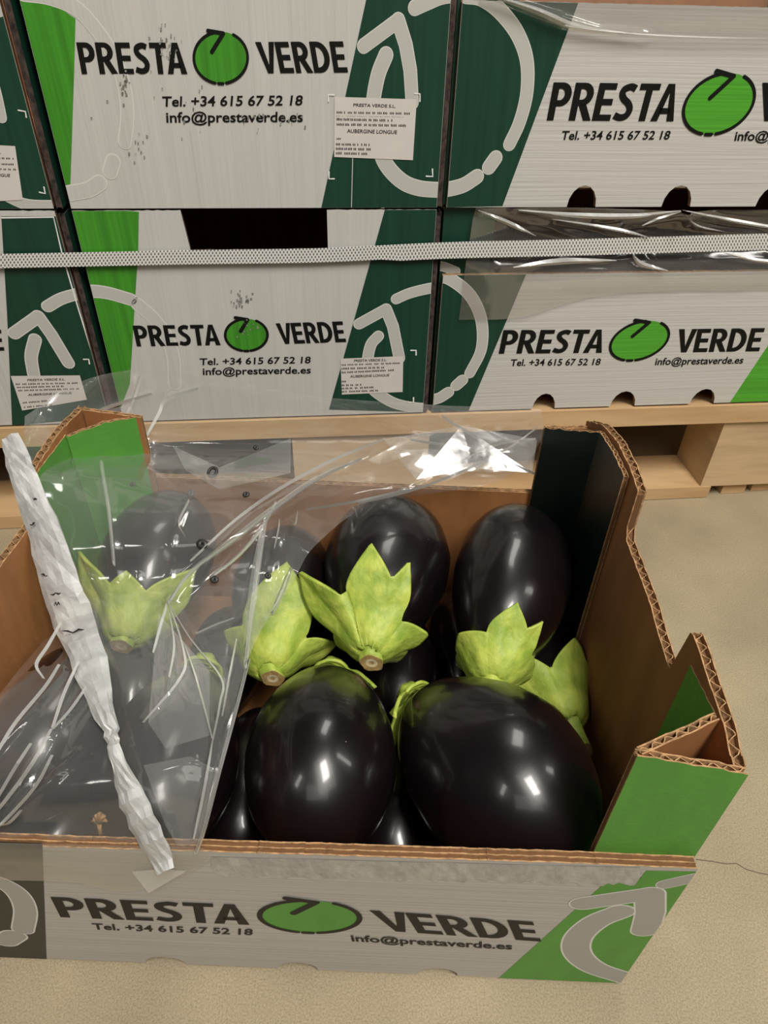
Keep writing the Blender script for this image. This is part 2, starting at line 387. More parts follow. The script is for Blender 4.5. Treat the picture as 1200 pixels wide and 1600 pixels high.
class Print:
    """collects flat print for one panel; every layer lies a little further out than the last"""
    def __init__(s, plane, win, parent, h=0.014): s.pl, s.win, s.par, s.h = plane, win, parent, h
    def q(s, pts): return [s.pl.px(p) for p in pts]
    def put(s, name, polys, m, layer=0, label=None):
        mb = MB()
        for p in polys:
            p = clip(list(p), s.win)
            if len(p) < 3: continue
            ar = sum(p[i - 1][0] * p[i][1] - p[i][0] * p[i - 1][1] for i in range(len(p)))
            if abs(ar) < 1e-7: continue
            if ar < 0: p = p[::-1]
            mb.add([s.pl.P(a, b, s.h + 0.008 * layer) for a, b in p], [tuple(range(len(p)))])
        if mb.v: return mb.build(name, m, s.par, label=label)
    def band(s, name, pix, m, layer=0, **k): return s.put(name, [s.q(pix)], m, layer, **k)
    def line(s, name, paths, wpx, m, layer=1, outline=None, ow=2.2, smooth=True, taper=None):
        """paths in picture coordinates of the plane, widths in the same units measured on the plane"""
        A, B = [], []
        for ip, pth in enumerate(paths):
            uv = s.q(pth); uv = smooth_line(uv) if smooth else uv
            c = pth[len(pth) // 2]; p0 = np.array(s.pl.px(c)); p1 = np.array(s.pl.px((c[0] + 10, c[1]))); p2 = np.array(s.pl.px((c[0], c[1] + 10)))
            k = 0.5 * (np.linalg.norm(p1 - p0) + np.linalg.norm(p2 - p0)) / 10
            A += stroke(uv, wpx * k, taper); B += stroke(uv, (wpx + 2 * ow) * k, taper)
            if outline: s.put(name + '_outline', B, outline, layer + .2 * ip); B = []
            o = s.put(name, A, m, layer + 1 + .2 * ip); A = []
        return o
    def word(s, name, body, p0, p1, cap, m, layer=3):
        """heavy capitals drawn letter by letter"""
        a, b, c = [np.array(s.pl.px(p)) for p in (p0, p1, cap)]; x = 0; polys = []
        for ch in body:
            if ch == 'S':
                pts = smooth_line([(.49, .86), (.33, .91), (.15, .84), (.12, .71), (.21, .58), (.36, .47), (.445, .32), (.39, .15), (.22, .09), (.02, .15)], 4)
                g = (.58, stroke(pts, .185, caps=False))
            else: g = GLYPH[ch]
            polys += [[(x + q[0], q[1]) for q in p] for p in g[1]]; x += g[0] + (-.06 if ch == 'T' else .02)
        x -= .04; U = (b - a) / x; W = c - a
        return s.put(name, [[tuple(a + U * q[0] + W * q[1]) for q in p] for p in polys], m, layer)
    def text(s, name, body, p0, p1, cap, m, layer=3, bold=0.02, win=True):
        """p0, p1: left and right end of the base line, cap: top-left of the capitals (picture points on this plane)"""
        cu = bpy.data.curves.new('t', 'FONT'); cu.body = body; cu.size = 1; cu.offset = bold; cu.resolution_u = 3
        o = bpy.data.objects.new('t', cu); COL.objects.link(o)
        dg = bpy.context.evaluated_depsgraph_get(); me = bpy.data.meshes.new_from_object(o.evaluated_get(dg))
        vs = np.array([v.co[:2] for v in me.vertices]); fs = [tuple(p.vertices) for p in me.polygons]
        bpy.data.objects.remove(o); bpy.data.curves.remove(cu); bpy.data.meshes.remove(me)
        x0, x1 = vs[:, 0].min(), vs[:, 0].max(); ch = 0.729 + bold
        a, b, c = [np.array(s.pl.px(p)) for p in (p0, p1, cap)]
        U = (b - a) / (x1 - x0); W = (c - a) / ch
        uv = a + np.outer(vs[:, 0] - x0, U) + np.outer(vs[:, 1], W)
        polys = [[tuple(uv[i]) for i in f] for f in fs]
        return s.put(name, polys, m, layer)
def ball(pr, c, rx, ry, k, ink, green, arrow, lw=4.5, gap0=(258, 292), rot=0.0):
    """the green ball with its broken black ring and the arrow"""
    pr.band('logo_ball', ellipse(c, rx, ry, k, rot=rot)[:-1], green, 3)
    arcs = [ellipse(c, rx, ry, k, -62, 78, 30, rot=rot), ellipse(c, rx, ry, k, 102, 262, 34, rot=rot), ellipse(c, rx, ry, k, 85, 95, 4, rot=rot)]
    pr.line('logo_ring', arcs, lw, ink, 4, smooth=False)
    pr.line('logo_arrow', arrow, lw * 1.35, ink, 6, smooth=False)
def label_sheet(pr, quad, parent, rows, layer=6):
    """paper label with lines of small print. rows: (x0, x1, y, height, text or None)"""
    o = pr.band('paper_label', quad, M['label'], layer)
    sub = Print(pr.pl, pr.win, o, pr.h)
    rnd = random.Random(int(quad[0][0] * 7 + quad[0][1]))
    fine = []
    for x0, x1, y0, y1, h, t in rows:
        if t: sub.text('lettering', t, (x0, y0), (x1, y1), (x0 + 0.3, y0 - h), M['ink_k'], layer + 2, bold=0.015)
        else:
            x = x0
            while x < x1:
                wd = rnd.uniform(3, 11); e = min(x + wd, x1); f = lambda q: y0 + (y1 - y0) * (q - x0) / (x1 - x0)
                k = x
                while k < e - 1:
                    fine.append(sub.q([(k, f(k)), (k + 1.5, f(k)), (k + 1.5, f(k) - h * rnd.uniform(.6, 1)), (k, f(k) - h)])); k += 2.4
                x = e + rnd.uniform(1.5, 3)
    if fine: tag(sub.put('fine_print', fine, M['ink_k'], layer + 1), kind='stuff')
    return o

# ------------------------------------------------------------------ floor
fl = bpy.data.meshes.new('floor'); R = 6
fl.from_pydata([(-R, -R, 0), (R, -R, 0), (R, R, 0), (-R, R, 0)], [], [(0, 1, 2, 3)]); fl.materials.append(M['floor'])
floor = bpy.data.objects.new('floor', fl); COL.objects.link(floor); floor['kind'] = 'structure'
ck = MB(); FP = Plane((0, 0, 0), (1, 0, 0), (0, 1, 0), (0, 0, 1))
cpts = [(1088, 1343), (1112, 1346), (1135, 1350), (1150, 1349), (1165, 1358), (1185, 1364), (1230, 1372)]
for poly in stroke([at_z(p, 0)[:2] for p in cpts], 0.07): ck.add([(x, y, 0.02) for x, y in poly], [tuple(range(len(poly)))])
ck.build('floor_crack', mat('crack_dark', (0.13, 0.10, 0.07), 0.9), floor, label='thin dark crack in the concrete')

# ------------------------------------------------------------------ pallet
def sp(a, d, z): return SO + SU * a + SV * d + Z * z
pal = thing('wooden_pallet', sp(20, 0, 0), 'pale softwood pallet on the concrete under the stacked cartons', 'pallet')
def board(name, a0, a1, d0, d1, z0, z1, m, seed=0):
    r = random.Random(seed); j = lambda: r.uniform(-0.06, 0.06)
    mb = MB(); mb.box(sp(a0, d0, z0 + j()), SU * (a1 - a0), SV * (d1 - d0), Z * (z1 - z0 + j()))
    return mb.build(name, m, pal)
for i, (d0, d1) in enumerate(((-0.3, 13.5), (17.5, 27), (31, 45), (49, 58.5), (62, 76))):
    board('deck_board', -34, 80, d0, d1, 10.6, 12.75, M['wood'], i)
for a0 in (-33, 16.4, 63.9):
    board('stringer_board', a0 + 1, a0 + 11, 6.9, 76, 8.35, 10.55, M['wood'], int(a0) + 50)
for i, (d0, d1) in enumerate(((0, 6.8), (33, 43), (66, 76))):
    board('bottom_board', -34, 65.2 if i == 0 else 80, d0, d1, 0.05, 1.6, M['wood'], 20 + i)
    for a0 in (-33, 16.4, 63.9):
        board('spacer_block', a0, a0 + 14.5, d0 + .1, d1 - .2, 1.65, 8.3 if i else 10.5, M['wood2'], 30 + i)
chip = MB(); chip.box(sp(67.2, 0.6, 0.05), SU * 3.0, SV * 3, Z * 1.2)
chip.build('bottom_board', M['wood'], pal)
chip = MB(); chip.box(sp(71.2, 0.9, 0.05), SU * 4.0, SV * 4, Z * 1.0)
chip.build('bottom_board', M['wood'], pal)

# ------------------------------------------------------------------ cartons of the stack
def holes(spans, b0, hh):
    """bottom profile with half-round openings"""
    out = []
    for c, r in spans:
        for t in np.linspace(math.pi, 0, 9): out.append((c + r * math.cos(t), b0 + hh * math.sin(t)))
    return out
def shell(par, a0, a1, depth, z, out=0.0):
    """side walls, back wall and bottom of a stacked carton"""
    L = Plane(SO + SU * a0, SV, Z, -SU); Rr = Plane(SO + SU * (a1 + out), SV, Z, SU)
    Bk = Plane(SO + SV * depth, SU, Z, SV)
    t = [(0.55, z + HB - .3), (depth, z + HB - .3)]; b = [(0.55, z + .1), (depth, z + .1)]
    wall('side_wall', L, t, b, par, M['dark'], edge=M['dusty_edge'], core=M['dusty_edge'])
    wall('side_wall', Rr, [(.03, t[0][1]), t[1]] if out else t, [(.03, b[0][1]), b[1]] if out else b, par, M['dark'], edge=M['dusty_edge'], core=M['dusty_edge'])
    wall('back_wall', Bk, [(a0 + .55, z + LO), (a1 - .55, z + LO)], [(a0 + .55, z + .1), (a1 - .55, z + .1)], par, M['board'])
    mb = MB(); mb.box(sp(a0 + .55, .6, z + 2.0), SU * (a1 - a0 - 1.1), SV * (depth - 1.2), Z * .45)
    mb.build('bottom_panel', M['kraft'], par)
def end_carton(label, a0, a1, z, notch=None, edgem=None):
    t = thing('produce_carton', sp((a0 + a1) / 2, 0, z), label, 'carton', None)
    top = [(a0, z + HB - .05)] + ([(notch[0], z + HB - .05), (notch[0] + .35, notch[2]), (notch[1], notch[2]), (notch[1], z + HB - .05)] if notch else []) + [(a1, z + HB - .05)]
    wall('front_wall', STK, top, [(a0, z + .1), (a1, z + .1)], t, M['board'], edge=M['dusty_edge'], rag=0.03, seed=int(a0 + z))
    shell(t, a0, a1, 41, z, .45 if a0 > -1 else .7)
    return t, Print(STK, (a0 + .02, a1 - .02, z + .12, z + HB - .08), t)
def side_carton(label, a0, a1, z, hole_px, hy):
    t = thing('produce_carton', sp((a0 + a1) / 2, 0, z), label, 'carton', None)
    bot = [(a0, z + .1)]
    for x0, x1 in hole_px:
        u0 = STK.px((x0, hy))[0]; u1 = STK.px((x1, hy))[0]; bot += holes([((u0 + u1) / 2, (u1 - u0) / 2)], z + .1, 1.75)
    bot.append((a1, z + .1))
    low = z + LO - .15
    wall('front_wall', STK, [(a0 + .25, low), (a1 - .25, low)], [(max(a, a0 + .25) if a < a0 + 1 else min(a, a1 - .25), b) for a, b in bot], t, M['board_h'], flute='h', rag=0.02, seed=3)
    PB = STK.off(-0.55)
    for (q0, q1) in ((a0, a0 + 4.6), (a1 - 4.6, a1)):
        p = wall('corner_post', PB, [(q0, z + HB - .05), (q1, z + HB - .05)], [(q0, z + .2), (q1, z + .2)], t, M['dark'])
    shell(t, a0, a1, 30, z)
    return t, Print(STK, (a0 + .27, a1 - .27, z + .12, low - .02), t), Print(PB, (a0 + .02, a0 + 4.58, z + .2, z + HB - .1), t)

def contact(pr, tel, info, ink):
    pr.text('phone_lettering', 'Tel. +34 615 67 52 18', *tel, ink, bold=0.018)
    pr.text('mail_lettering', 'info@prestaverde.es', *info, ink, bold=0.018)
def corner_marks(pr, marks):
    pr.line('register_mark', marks, 2.2, M['mark'], 5, smooth=False)

# upper middle carton
c, pr = end_carton('end-on carton with smudged lettering, upper middle of the stack', 0.0, 30.0, L1)
pr.band('dark_green_band', [(572, 0), (500, 334), (740, 334), (740, -40), (580, -40)], M['dark'])
pr.band('green_stripe', [(20, -6), (32, -2), (60, 1), (85, 7), (118, 29), (116, 110), (110, 288), (99, 290), (20, 0)], M['green'])
pr.line('pale_ring', [[(34, -12), (75, -6), (118, 12), (150, 45), (176, 85), (193, 130), (199, 180), (195, 222)]], 20, M['board'], 1, M['ringw'], 2.2)
pr.line('pale_ring', [[(177, 252), (172, 268)], [(156, 285), (138, 296), (108, 302)]], 20, M['board'], 1, M['ringw'], 2.2)
pr.line('printed_ring', [[(648, 12), (668, 3), (690, -6), (715, -10)], [(590, 225), (604, 258), (628, 283), (655, 294), (690, 297)], [(603, 86), (590, 120), (582, 170), (584, 210)]], 21, M['ring'], 1, M['ringw'], 1.5)
pr.line('printed_arrow', [[(568, 72), (622, 32)], [(622, 32), (634, 70), (641, 110), (644, 160)]], 20, M['ring'], 1, M['ringw'], 1.5, smooth=False)
pr.word('name_lettering', 'PRESTA', (128, 115.5), (293, 115.5), (119, 66), M['ink'])
pr.word('name_lettering', 'VERDE', (409, 114.5), (545, 113), (398.5, 65.5), M['ink'])
ball(pr, (345, 90), 42, 40.5, 0, M['ink'], M['green'], [[(325, 48), (349, 52)], [(349, 52), (331, 81)]])
contact(pr, ((253, 166), (472, 164), (253.5, 149.5)), ((260, 191), (473, 190), (259, 174)), M['ink'])
label_sheet(pr, [(522.5, 151), (651, 155), (645, 250), (522, 245)], c, [
    (552, 618, 166, 168, 5, 'PRESTA VERDE S.L.'), (526, 641, 177, 179, 3.5, None), (525, 630, 181.2, 183, 0.6, None), (526, 613, 188, 190, 4, None),
    (526, 634, 196, 198, 4, None), (542, 620, 207, 209, 6, 'AUBERGINE LONGUE'), (526, 534, 218, 218, 3, None), (525, 578, 227, 228, 4, None),
    (525, 583, 234, 235, 4, None), (525, 573, 241, 242, 4, None)])
corner_marks(pr, [[(648, 146), (656, 146.5), (656, 158)], [(666, 275), (676, 275.5), (675.5, 264)], [(513, 158), (513, 148), (522, 148)], [(514, 268), (514, 279), (522, 279)]])
pr.line('board_crease', [[(297, 205), (305, 262), (314, 330)], [(552, 205), (549, 330)]], 1.3, M['ring'], 0)
rnd = random.Random(4)
def scuffs(pr, areas):
    P = []
    for (x, y, sx, sy, n) in areas:
        for _ in range(n):
            cx, cy = rnd.gauss(x, sx), rnd.gauss(y, sy); r = rnd.uniform(.6, 2.0); k = rnd.uniform(.6, 2.2)
            P.append(pr.q([(cx + r * math.cos(t) * rnd.uniform(.7, 1.2), cy + r * k * math.sin(t) * rnd.uniform(.7, 1.2)) for t in np.linspace(0, 5.4, 7)]))
    tag(pr.put('dirt_smear', P, M['scuff'], 9, label='grey dirt smear'), kind='stuff')
scuffs(pr, [(195, 135, 3, 14, 26), (258, 70, 10, 16, 30), (420, 186, 45, 7, 20), (214, 232, 8, 12, 10), (245, 160, 60, 60, 14)])

# lower middle carton, with the hand opening in its end wall
n0 = STK.px((283, 336)); n1 = STK.px((511, 336)); nz = STK.px((400, 391))[1]
c, pr = end_carton('end-on carton with a black hand opening, lower middle of the stack', 0.0, 30.0, L0, (n0[0], n1[0], nz))
pr.band('dark_green_band', [(604, 318), (514, 640), (700, 645), (720, 318)], M['dark'])
pr.band('green_stripe', [(100, 320), (217, 331), (216, 390), (211, 470), (203, 600), (180, 660), (150, 600)], M['green'])
pr.line('pale_ring', [[(128, 457), (146, 455), (170, 458), (205, 468)]], 17, M['ring'], 1, M['ringw'], 2)
pr.line('pale_ring', [[(215, 475), (240, 497), (260, 525), (271, 560), (273, 600)]], 17, M['board'], 1, M['ringw'], 2)
pr.line('printed_ring', [[(619, 467), (640, 458), (668, 451), (690, 448)], [(591, 525), (579, 540), (574, 570), (578, 595)], [(578, 604), (595, 618), (620, 631), (655, 637), (690, 636)]], 14, M['ring'], 1, M['ringw'], 1.5)
pr.line('printed_arrow', [[(561, 506), (603, 483)], [(603, 483), (614, 510), (624, 560)]], 15, M['ring'], 1, M['ringw'], 1.5, smooth=False)
pr.word('name_lettering', 'PRESTA', (214, 541), (345, 539), (207, 508.5), M['ink'])
pr.word('name_lettering', 'VERDE', (438, 537.5), (542, 534), (430.5, 505), M['ink'])
ball(pr, (385, 523), 33, 25, 0, M['ink'], M['green'], [[(368, 496), (387, 499)], [(387, 499), (376, 517)]], 4)
contact(pr, ((312, 570), (485, 567), (312, 559)), ((317, 585.5), (485.5, 583), (316.5, 574)), M['ink'])
label_sheet(pr, [(532, 560), (630, 556), (629, 612), (534, 616)], c, [
    (553, 604, 565, 563.5, 4, 'PRESTA VERDE S.L.'), (534, 625, 571, 568, 2.5, None), (534, 604, 577, 575, 3, None), (534, 619, 583, 579, 3, None),
    (547, 608, 589.5, 587.5, 4, 'AUBERGINE LONGUE'), (534, 542, 597, 597, 3, None), (534, 565, 603, 602, 3, None), (534, 583, 608, 606, 3, None), (534, 590, 613, 611, 3, None)])
corner_marks(pr, [[(642, 547), (650, 547), (650, 554)], [(639, 628), (646, 628), (646, 621)]])
scuffs(pr, [(376, 468, 10, 8, 26), (388, 515, 8, 10, 14)])

# left cartons, cut by the frame
c, pr = end_carton('carton cut off by the picture edge, upper left of the stack, dark green end', -31.4, -1.35, L1)
pr.band('dark_green_band', [(-60, -30), (60, -30), (110, 345), (-60, 345)], M['dark'])
pr.band('pale_arrow', [(-20, -20), (16, -6), (18, 22), (-20, 33)], M['ring'], 1)
pr.line('printed_arrow', [[(-14, 120), (-6, 150), (1, 182)]], 17, M['ring'], 1, M['ringw'], 1.5)
pr.line('printed_ring', [[(-20, 290), (10, 306), (45, 320), (100, 322)]], 15, M['ring'], 1, M['ringw'], 1.5)
label_sheet(pr, [(-90, 222), (24, 228), (36, 312), (-85, 318)], c, [(-60, 2, 239, 240, 5, 'PRESTA VERDE S.L.'), (-60, 24, 247, 249, 3, None), (-60, 22, 256, 258, 3, None), (-60, 26, 264, 266, 3, None), (-58, 16, 274, 276, 5, 'AUBERGINE LONGUE')])
corner_marks(pr, [[(29, 172), (40, 174), (41.5, 183)], [(62, 300), (71, 302), (69, 292)]])
c, pr = end_carton('carton cut by the picture edge, lower left of the stack, with a slanting label', -31.4, -1.35, L0)
pr.band('dark_green_band', [(2, 338), (11, 490), (18, 640), (19, 665), (190, 650), (88, 338)], M['dark'])
pr.line('printed_ring', [[(74, 479), (95, 467), (118, 460), (135, 457)], [(55, 530), (49, 555), (51, 575), (56, 600)]], 15, M['ring'], 1, M['ringw'], 1.8)
pr.line('printed_arrow', [[(22, 521), (60, 494)], [(60, 494), (80, 522), (107, 567)]], 16, M['ring'], 1, M['ringw'], 1.8, smooth=False)
pr.word('name_lettering', 'VERDE', (-96, 549), (8, 547.5), (-103, 516), M['ink'])
label_sheet(pr, [(17, 587), (125, 586), (136, 624), (35, 641)], c, [(43, 102, 595, 593.5, 3.5, 'PRESTA VERDE S.L.'), (25, 124, 601, 599, 2.5, None), (27, 100, 606, 604, 2.5, None), (29, 126, 611, 608, 2.5, None), (44, 112, 618, 615, 3.5, 'AUBERGINE LONGUE'), (36, 84, 630, 626, 2.5, None), (38, 82, 637, 633, 2.5, None)])
corner_marks(pr, [[(131, 561), (139, 561), (140, 568)]])
pr.line('white_edge', [[(3, 340), (84, 339), (97, 395), (122, 480), (150, 570)]], 2.2, M['mark'], 4, smooth=False)

# right cartons, broad side to the front
c, pr, pp = side_carton('broadside carton with black vent holes, upper right of the stack', 30.6, 71.8, L1, [(886, 931), (1034, 1079), (1181, 1226)], 320)
c2, pr2, pp2 = side_carton('low-sided carton under clear wrap, lower right of the stack', 30.75, 71.9, L0, [(832, 867), (953, 991), (1076, 1113)], 635)
pr.band('dark_green_band', [(600, -40), (920, -40), (785, 322), (600, 326)], M['dark'])
pp.band('dark_post_print', [(600, -40), (820, -40), (820, 322), (600, 322)], M['dark'])
pr.line('printed_ring', [[(728, -8), (752, -4), (780, 16), (808, 52), (823, 95), (823, 145), (812, 190), (796, 225)], [(774, 247), (764, 261)], [(745, 276), (722, 290), (690, 297), (670, 297)]], 20, M['ring'], 1, M['ringw'], 1.5)
pr.word('name_lettering', 'PRESTA', (854, 188), (1052, 189.5), (865, 128.5), M['ink'])
pr.word('name_lettering', 'VERDE', (1180, 189), (1365, 190), (1191, 129), M['ink'])
ball(pr, (1123, 162), 53, 48, 0.34, M['ink'], M['green_h'], [[(1119, 111), (1146, 119)], [(1146, 119), (1109, 153)]], 5)
pr.text('phone_lettering', 'Tel. +34 615 67 52 18', (876, 218), (1045, 217.5), (879, 203.5), M['ink'], bold=0.018)
pr.text('mail_lettering', 'info@prestaverde.es', (1147, 219.5), (1322, 219), (1150, 204), M['ink'], bold=0.018)
pr.put('green_corner', [[(70.5, 47.2), (63.2, 33), (71.6, 33), (71.6, 47.2)]], M['green_h'])
pr2.band('dark_green_band', [(600, 400), (834, 400), (732, 642), (600, 650)], M['dark'])
pp2.band('dark_post_print', [(600, 322), (760, 322), (760, 440), (600, 440)], M['dark'])
pp2.line('printed_ring', [[(670, 417), (690, 416), (712, 424)]], 12, M['ring'], 1, M['ringw'], 1.5)
pr2.line('printed_ring', [[(680, 430), (705, 437), (735, 462), (752, 500), (752, 545), (734, 583)], [(722, 594), (713, 602)], [(700, 613), (685, 622), (664, 626)]], 15, M['ring'], 1, M['ringw'], 1.5)
pr2.band('green_corner', [(1290, 405), (1135, 637), (1500, 637), (1560, 405)], M['green_h'])
pr2.word('name_lettering', 'PRESTA', (779, 552.5), (940, 551), (786.5, 515.5), M['ink'])
pr2.word('name_lettering', 'VERDE', (1054, 550.5), (1187, 548.5), (1061, 514), M['ink'])
ball(pr2, (999, 532), 43, 31, 0.5, M['ink'], M['green_h'], [[(992, 500), (1014, 503.5)], [(1014, 503.5), (988, 525)]], 4)
pr2.text('phone_lettering', 'Tel. +34 615 67 52 18', (797, 571.5), (937, 570), (799, 560.5), M['ink'], bold=0.018)
pr2.text('mail_lettering', 'info@prestaverde.es', (1023, 570), (1160, 567.5), (1025.5, 558.5), M['ink'], bold=0.018)

# ------------------------------------------------------------------ woven strap round the stack
st = MB(); top = smooth_line([(-60, 397), (0, 395), (150, 392), (300, 389), (500, 386), (690, 377), (900, 372), (1200, 363), (1330, 359)], 6)
uvs = []
for i, (x, y) in enumerate(top):
    a, b = STK.px((x, y)); a2, b2 = STK.px((x, y + 23.5 + (1.5 if x > 600 else -2)))
    for h in (0.42, 0.30):
        st.v += [STK.P(a, b, h), STK.P(a2, b2, h)]
    uvs.append(a)
for i in range(len(top) - 1):
    p, q = 4 * i, 4 * i + 4
    st.f += [[p + 1, q + 1, q, p], [p + 2, q + 2, q + 3, p + 3], [p, q, q + 2, p + 2], [q + 1, p + 1, p + 3, q + 3]]; st.i += [0] * 4
so = obj('woven_strap', st.v, st.f, M['strap'], None, st.i)
ul = so.data.uv_layers.new(name='UVMap')
for lp in so.data.loops:
    i = lp.vertex_index; ul.data[lp.index].uv = (uvs[i // 4], 1 - (i % 2))
tag(so, 'woven white strap pulled taut across the lower stacked cartons', 'strap')

# ------------------------------------------------------------------ film sheets
def cat(p, t):
    """Catmull-Rom through the rows of p at parameter t in 0..1"""
    n = len(p) - 1; x = min(max(t * n, 0), n - 1e-6); i = int(x); f = x - i
    g = lambda k: p[k] if 0 <= k <= n else (2 * p[0] - p[1] if k < 0 else 2 * p[n] - p[n - 1])
    p0, p1, p2, p3 = g(i - 1), g(i), g(i + 1), g(i + 2)
    return 0.5 * (2 * p1 + (p2 - p0) * f + (2 * p0 - 5 * p1 + 4 * p2 - p3) * f * f + (3 * p1 - p0 - 3 * p2 + p3) * f ** 3)
def seg_dist(p, pts):
    best = 1e9
    for a, b in zip(pts, pts[1:]):
        ax, ay = a; bx, by = b; dx, dy = bx - ax, by - ay
        t = max(0, min(1, ((p[0] - ax) * dx + (p[1] - ay) * dy) / (dx * dx + dy * dy + 1e-9)))
        best = min(best, math.hypot(p[0] - ax - t * dx, p[1] - ay - t * dy))
    return best
def sheet(name, rows, fn, nu, nv, creases, parent, m, up=V((0, -.5, .87)), wob=0.25, wsc=0.16, label=None, cs=1.0):
    """rows of control points (x, y, depth); fn turns such a point into space; creases are polylines with (height, width)"""
    G = np.array(rows, float); vs = []; fs = []
    sd = V((random.Random(name + str(nu)).uniform(0, 50), 3, 7))
    for j in range(nv):
        row = np.array([cat(G[:, k, :], j / (nv - 1)) for k in range(G.shape[1])])
        for i in range(nu):
            x, y, d = cat(row, i / (nu - 1)); X = fn((x, y), d)
            h = wob * noise.noise(X * wsc + sd) + wob * .35 * noise.noise(X * wsc * 3.1 + sd)
            for pts, amp, wd in creases:
                e = seg_dist((x, y), pts)
                if e < wd: h += cs * amp * (1 - e / wd)
            vs.append(X + up * h)
    for j in range(nv - 1):
        for i in range(nu - 1):
            a = j * nu + i; fs.append([a, a + 1, a + nu + 1, a + nu])
    return obj(name, vs, fs, m, parent, smooth=True, label=label)

# clear wrap over the open long side of the bottom right carton and over the top right one
wr = thing('stretch_wrap', STK.P(50, L0 + LO, .3), 'clear plastic wrap stretched over the open bottom right carton of the stack', 'plastic wrap')
sheet('wrap_sheet', [
    [(742, 322, .35), (830, 323, .35), (930, 323, .4), (1060, 325, .9), (1140, 325, .5), (1290, 325, .4)],
    [(738, 345, .1), (830, 352, -.6), (930, 355, -.9), (1060, 350, -.2), (1140, 350, -.8), (1290, 350, -.8)],
    [(732, 385, .1), (830, 390, -1.0), (930, 392, -1.2), (1060, 390, -1.0), (1140, 390, -1.0), (1290, 390, -1)],
    [(725, 424, .3), (830, 425, .25), (930, 424, .25), (1060, 423, .25), (1140, 422, .25), (1290, 420, .25)],
    [(716, 498, .25), (810, 494, .22), (930, 462, .22), (1060, 452, .22), (1140, 452, .22), (1290, 450, .22)]],
    lambda q, d: STK.P(*STK.px(q), d), 110, 46, [
    ([(750, 325), (900, 372), (1010, 400)], .35, 14), ([(800, 325), (960, 365), (1100, 380)], .3, 10), ([(1060, 326), (985, 352), (960, 362)], .4, 12),
    ([(1060, 326), (1130, 345), (1290, 362)], .45, 12), ([(1060, 326), (1090, 355), (1190, 372)], .3, 9), ([(1060, 326), (1075, 350)], .3, 9),
    ([(830, 352), (1000, 342), (1060, 330)], .25, 14), ([(880, 400), (1000, 410), (1200, 405)], .3, 12), ([(780, 415), (950, 405), (990, 402)], .3, 10),
    ([(720, 470), (820, 445), (930, 436)], .06, 12)], wr, M['film2'], up=-SV * 1.0, wob=.16, cs=.9)
wr2 = thing('stretch_wrap', STK.P(45, L1 + LO, .3), 'clear plastic wrap hanging over the upper right carton rim', 'plastic wrap')
sheet('wrap_sheet', [
    [(730, -30, .3), (840, -30, .3), (960, -30, .3), (1080, -30, .3), (1290, -30, .3)],
    [(750, -12, .35), (850, 8, .5), (960, 15, .3), (1080, 15, .3), (1290, 15, .3)],
    [(770, 2, .3), (860, 32, .6), (950, 42, .3), (1080, 50, .2), (1290, 54, .2)],
    [(790, 8, .25), (870, 44, .25), (940, 54, .22), (1080, 62, .2), (1290, 66, .2)]],
    lambda q, d: STK.P(*STK.px(q), d), 60, 24, [([(760, -10), (850, 20), (930, 44), (1010, 52)], .45, 9)], wr2, M['film2'], up=-SV * 1.0, wob=.03, cs=.7)

def wrap_crease_glint(pts, wd, par, h):
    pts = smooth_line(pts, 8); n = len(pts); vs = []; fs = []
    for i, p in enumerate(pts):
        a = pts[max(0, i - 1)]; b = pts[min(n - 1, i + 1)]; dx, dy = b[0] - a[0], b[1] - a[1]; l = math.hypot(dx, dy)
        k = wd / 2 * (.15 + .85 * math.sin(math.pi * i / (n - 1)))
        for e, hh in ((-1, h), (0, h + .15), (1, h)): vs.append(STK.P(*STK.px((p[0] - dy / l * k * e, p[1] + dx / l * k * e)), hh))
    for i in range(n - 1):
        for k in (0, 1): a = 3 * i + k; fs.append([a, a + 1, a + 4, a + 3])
    obj('wrap_crease_glint', vs, fs, M['crease_glint'], par)
M['crease_glint'] = film_mat('wrap_fold_glint', .42, 2.5, .15, (.95, .94, .90))  # white haze strips put in as highlights along the wrap's creases
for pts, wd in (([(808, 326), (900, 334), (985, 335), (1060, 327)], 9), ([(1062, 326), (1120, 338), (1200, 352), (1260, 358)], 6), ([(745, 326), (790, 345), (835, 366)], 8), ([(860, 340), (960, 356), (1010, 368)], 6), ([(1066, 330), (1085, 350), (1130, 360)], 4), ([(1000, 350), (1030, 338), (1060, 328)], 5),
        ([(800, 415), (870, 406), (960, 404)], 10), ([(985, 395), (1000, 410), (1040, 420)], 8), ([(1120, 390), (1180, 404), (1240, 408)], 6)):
    wrap_crease_glint(pts, wd, wr, .45)
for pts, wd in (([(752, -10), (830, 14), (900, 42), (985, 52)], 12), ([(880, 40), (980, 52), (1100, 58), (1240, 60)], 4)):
    wrap_crease_glint(pts, wd, wr2, .5)

# ------------------------------------------------------------------ open crate in front
crate = thing('open_produce_crate', K(-20, 15, 0), 'open cardboard crate on the floor holding the aubergines', 'crate')
fh = []
for x0, x1, y in ((222, 286, 1493), (434, 496, 1506), (652, 716, 1520)):
    u0, u1 = KF.px((x0, y))[0], KF.px((x1, y))[0]; fh += holes([((u0 + u1) / 2, (u1 - u0) / 2)], .22, 1.1)
LF = 15.55
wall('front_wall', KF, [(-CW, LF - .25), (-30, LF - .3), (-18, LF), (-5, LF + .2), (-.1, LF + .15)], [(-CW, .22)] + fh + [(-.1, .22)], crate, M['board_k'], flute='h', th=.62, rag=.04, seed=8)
KB = Plane(KO + KV * CD, KU, Z, KV)
wall('back_wall', KB, [(-CW + .6, 15.5), (-.6, 15.2)], [(-CW + .6, .1), (-.6, .1)], crate, M['board_h'], th=.5, flute='h')
KR = Plane(KO, KV, Z, KU); KL = Plane(KO - KU * CW, KV, Z, -KU)
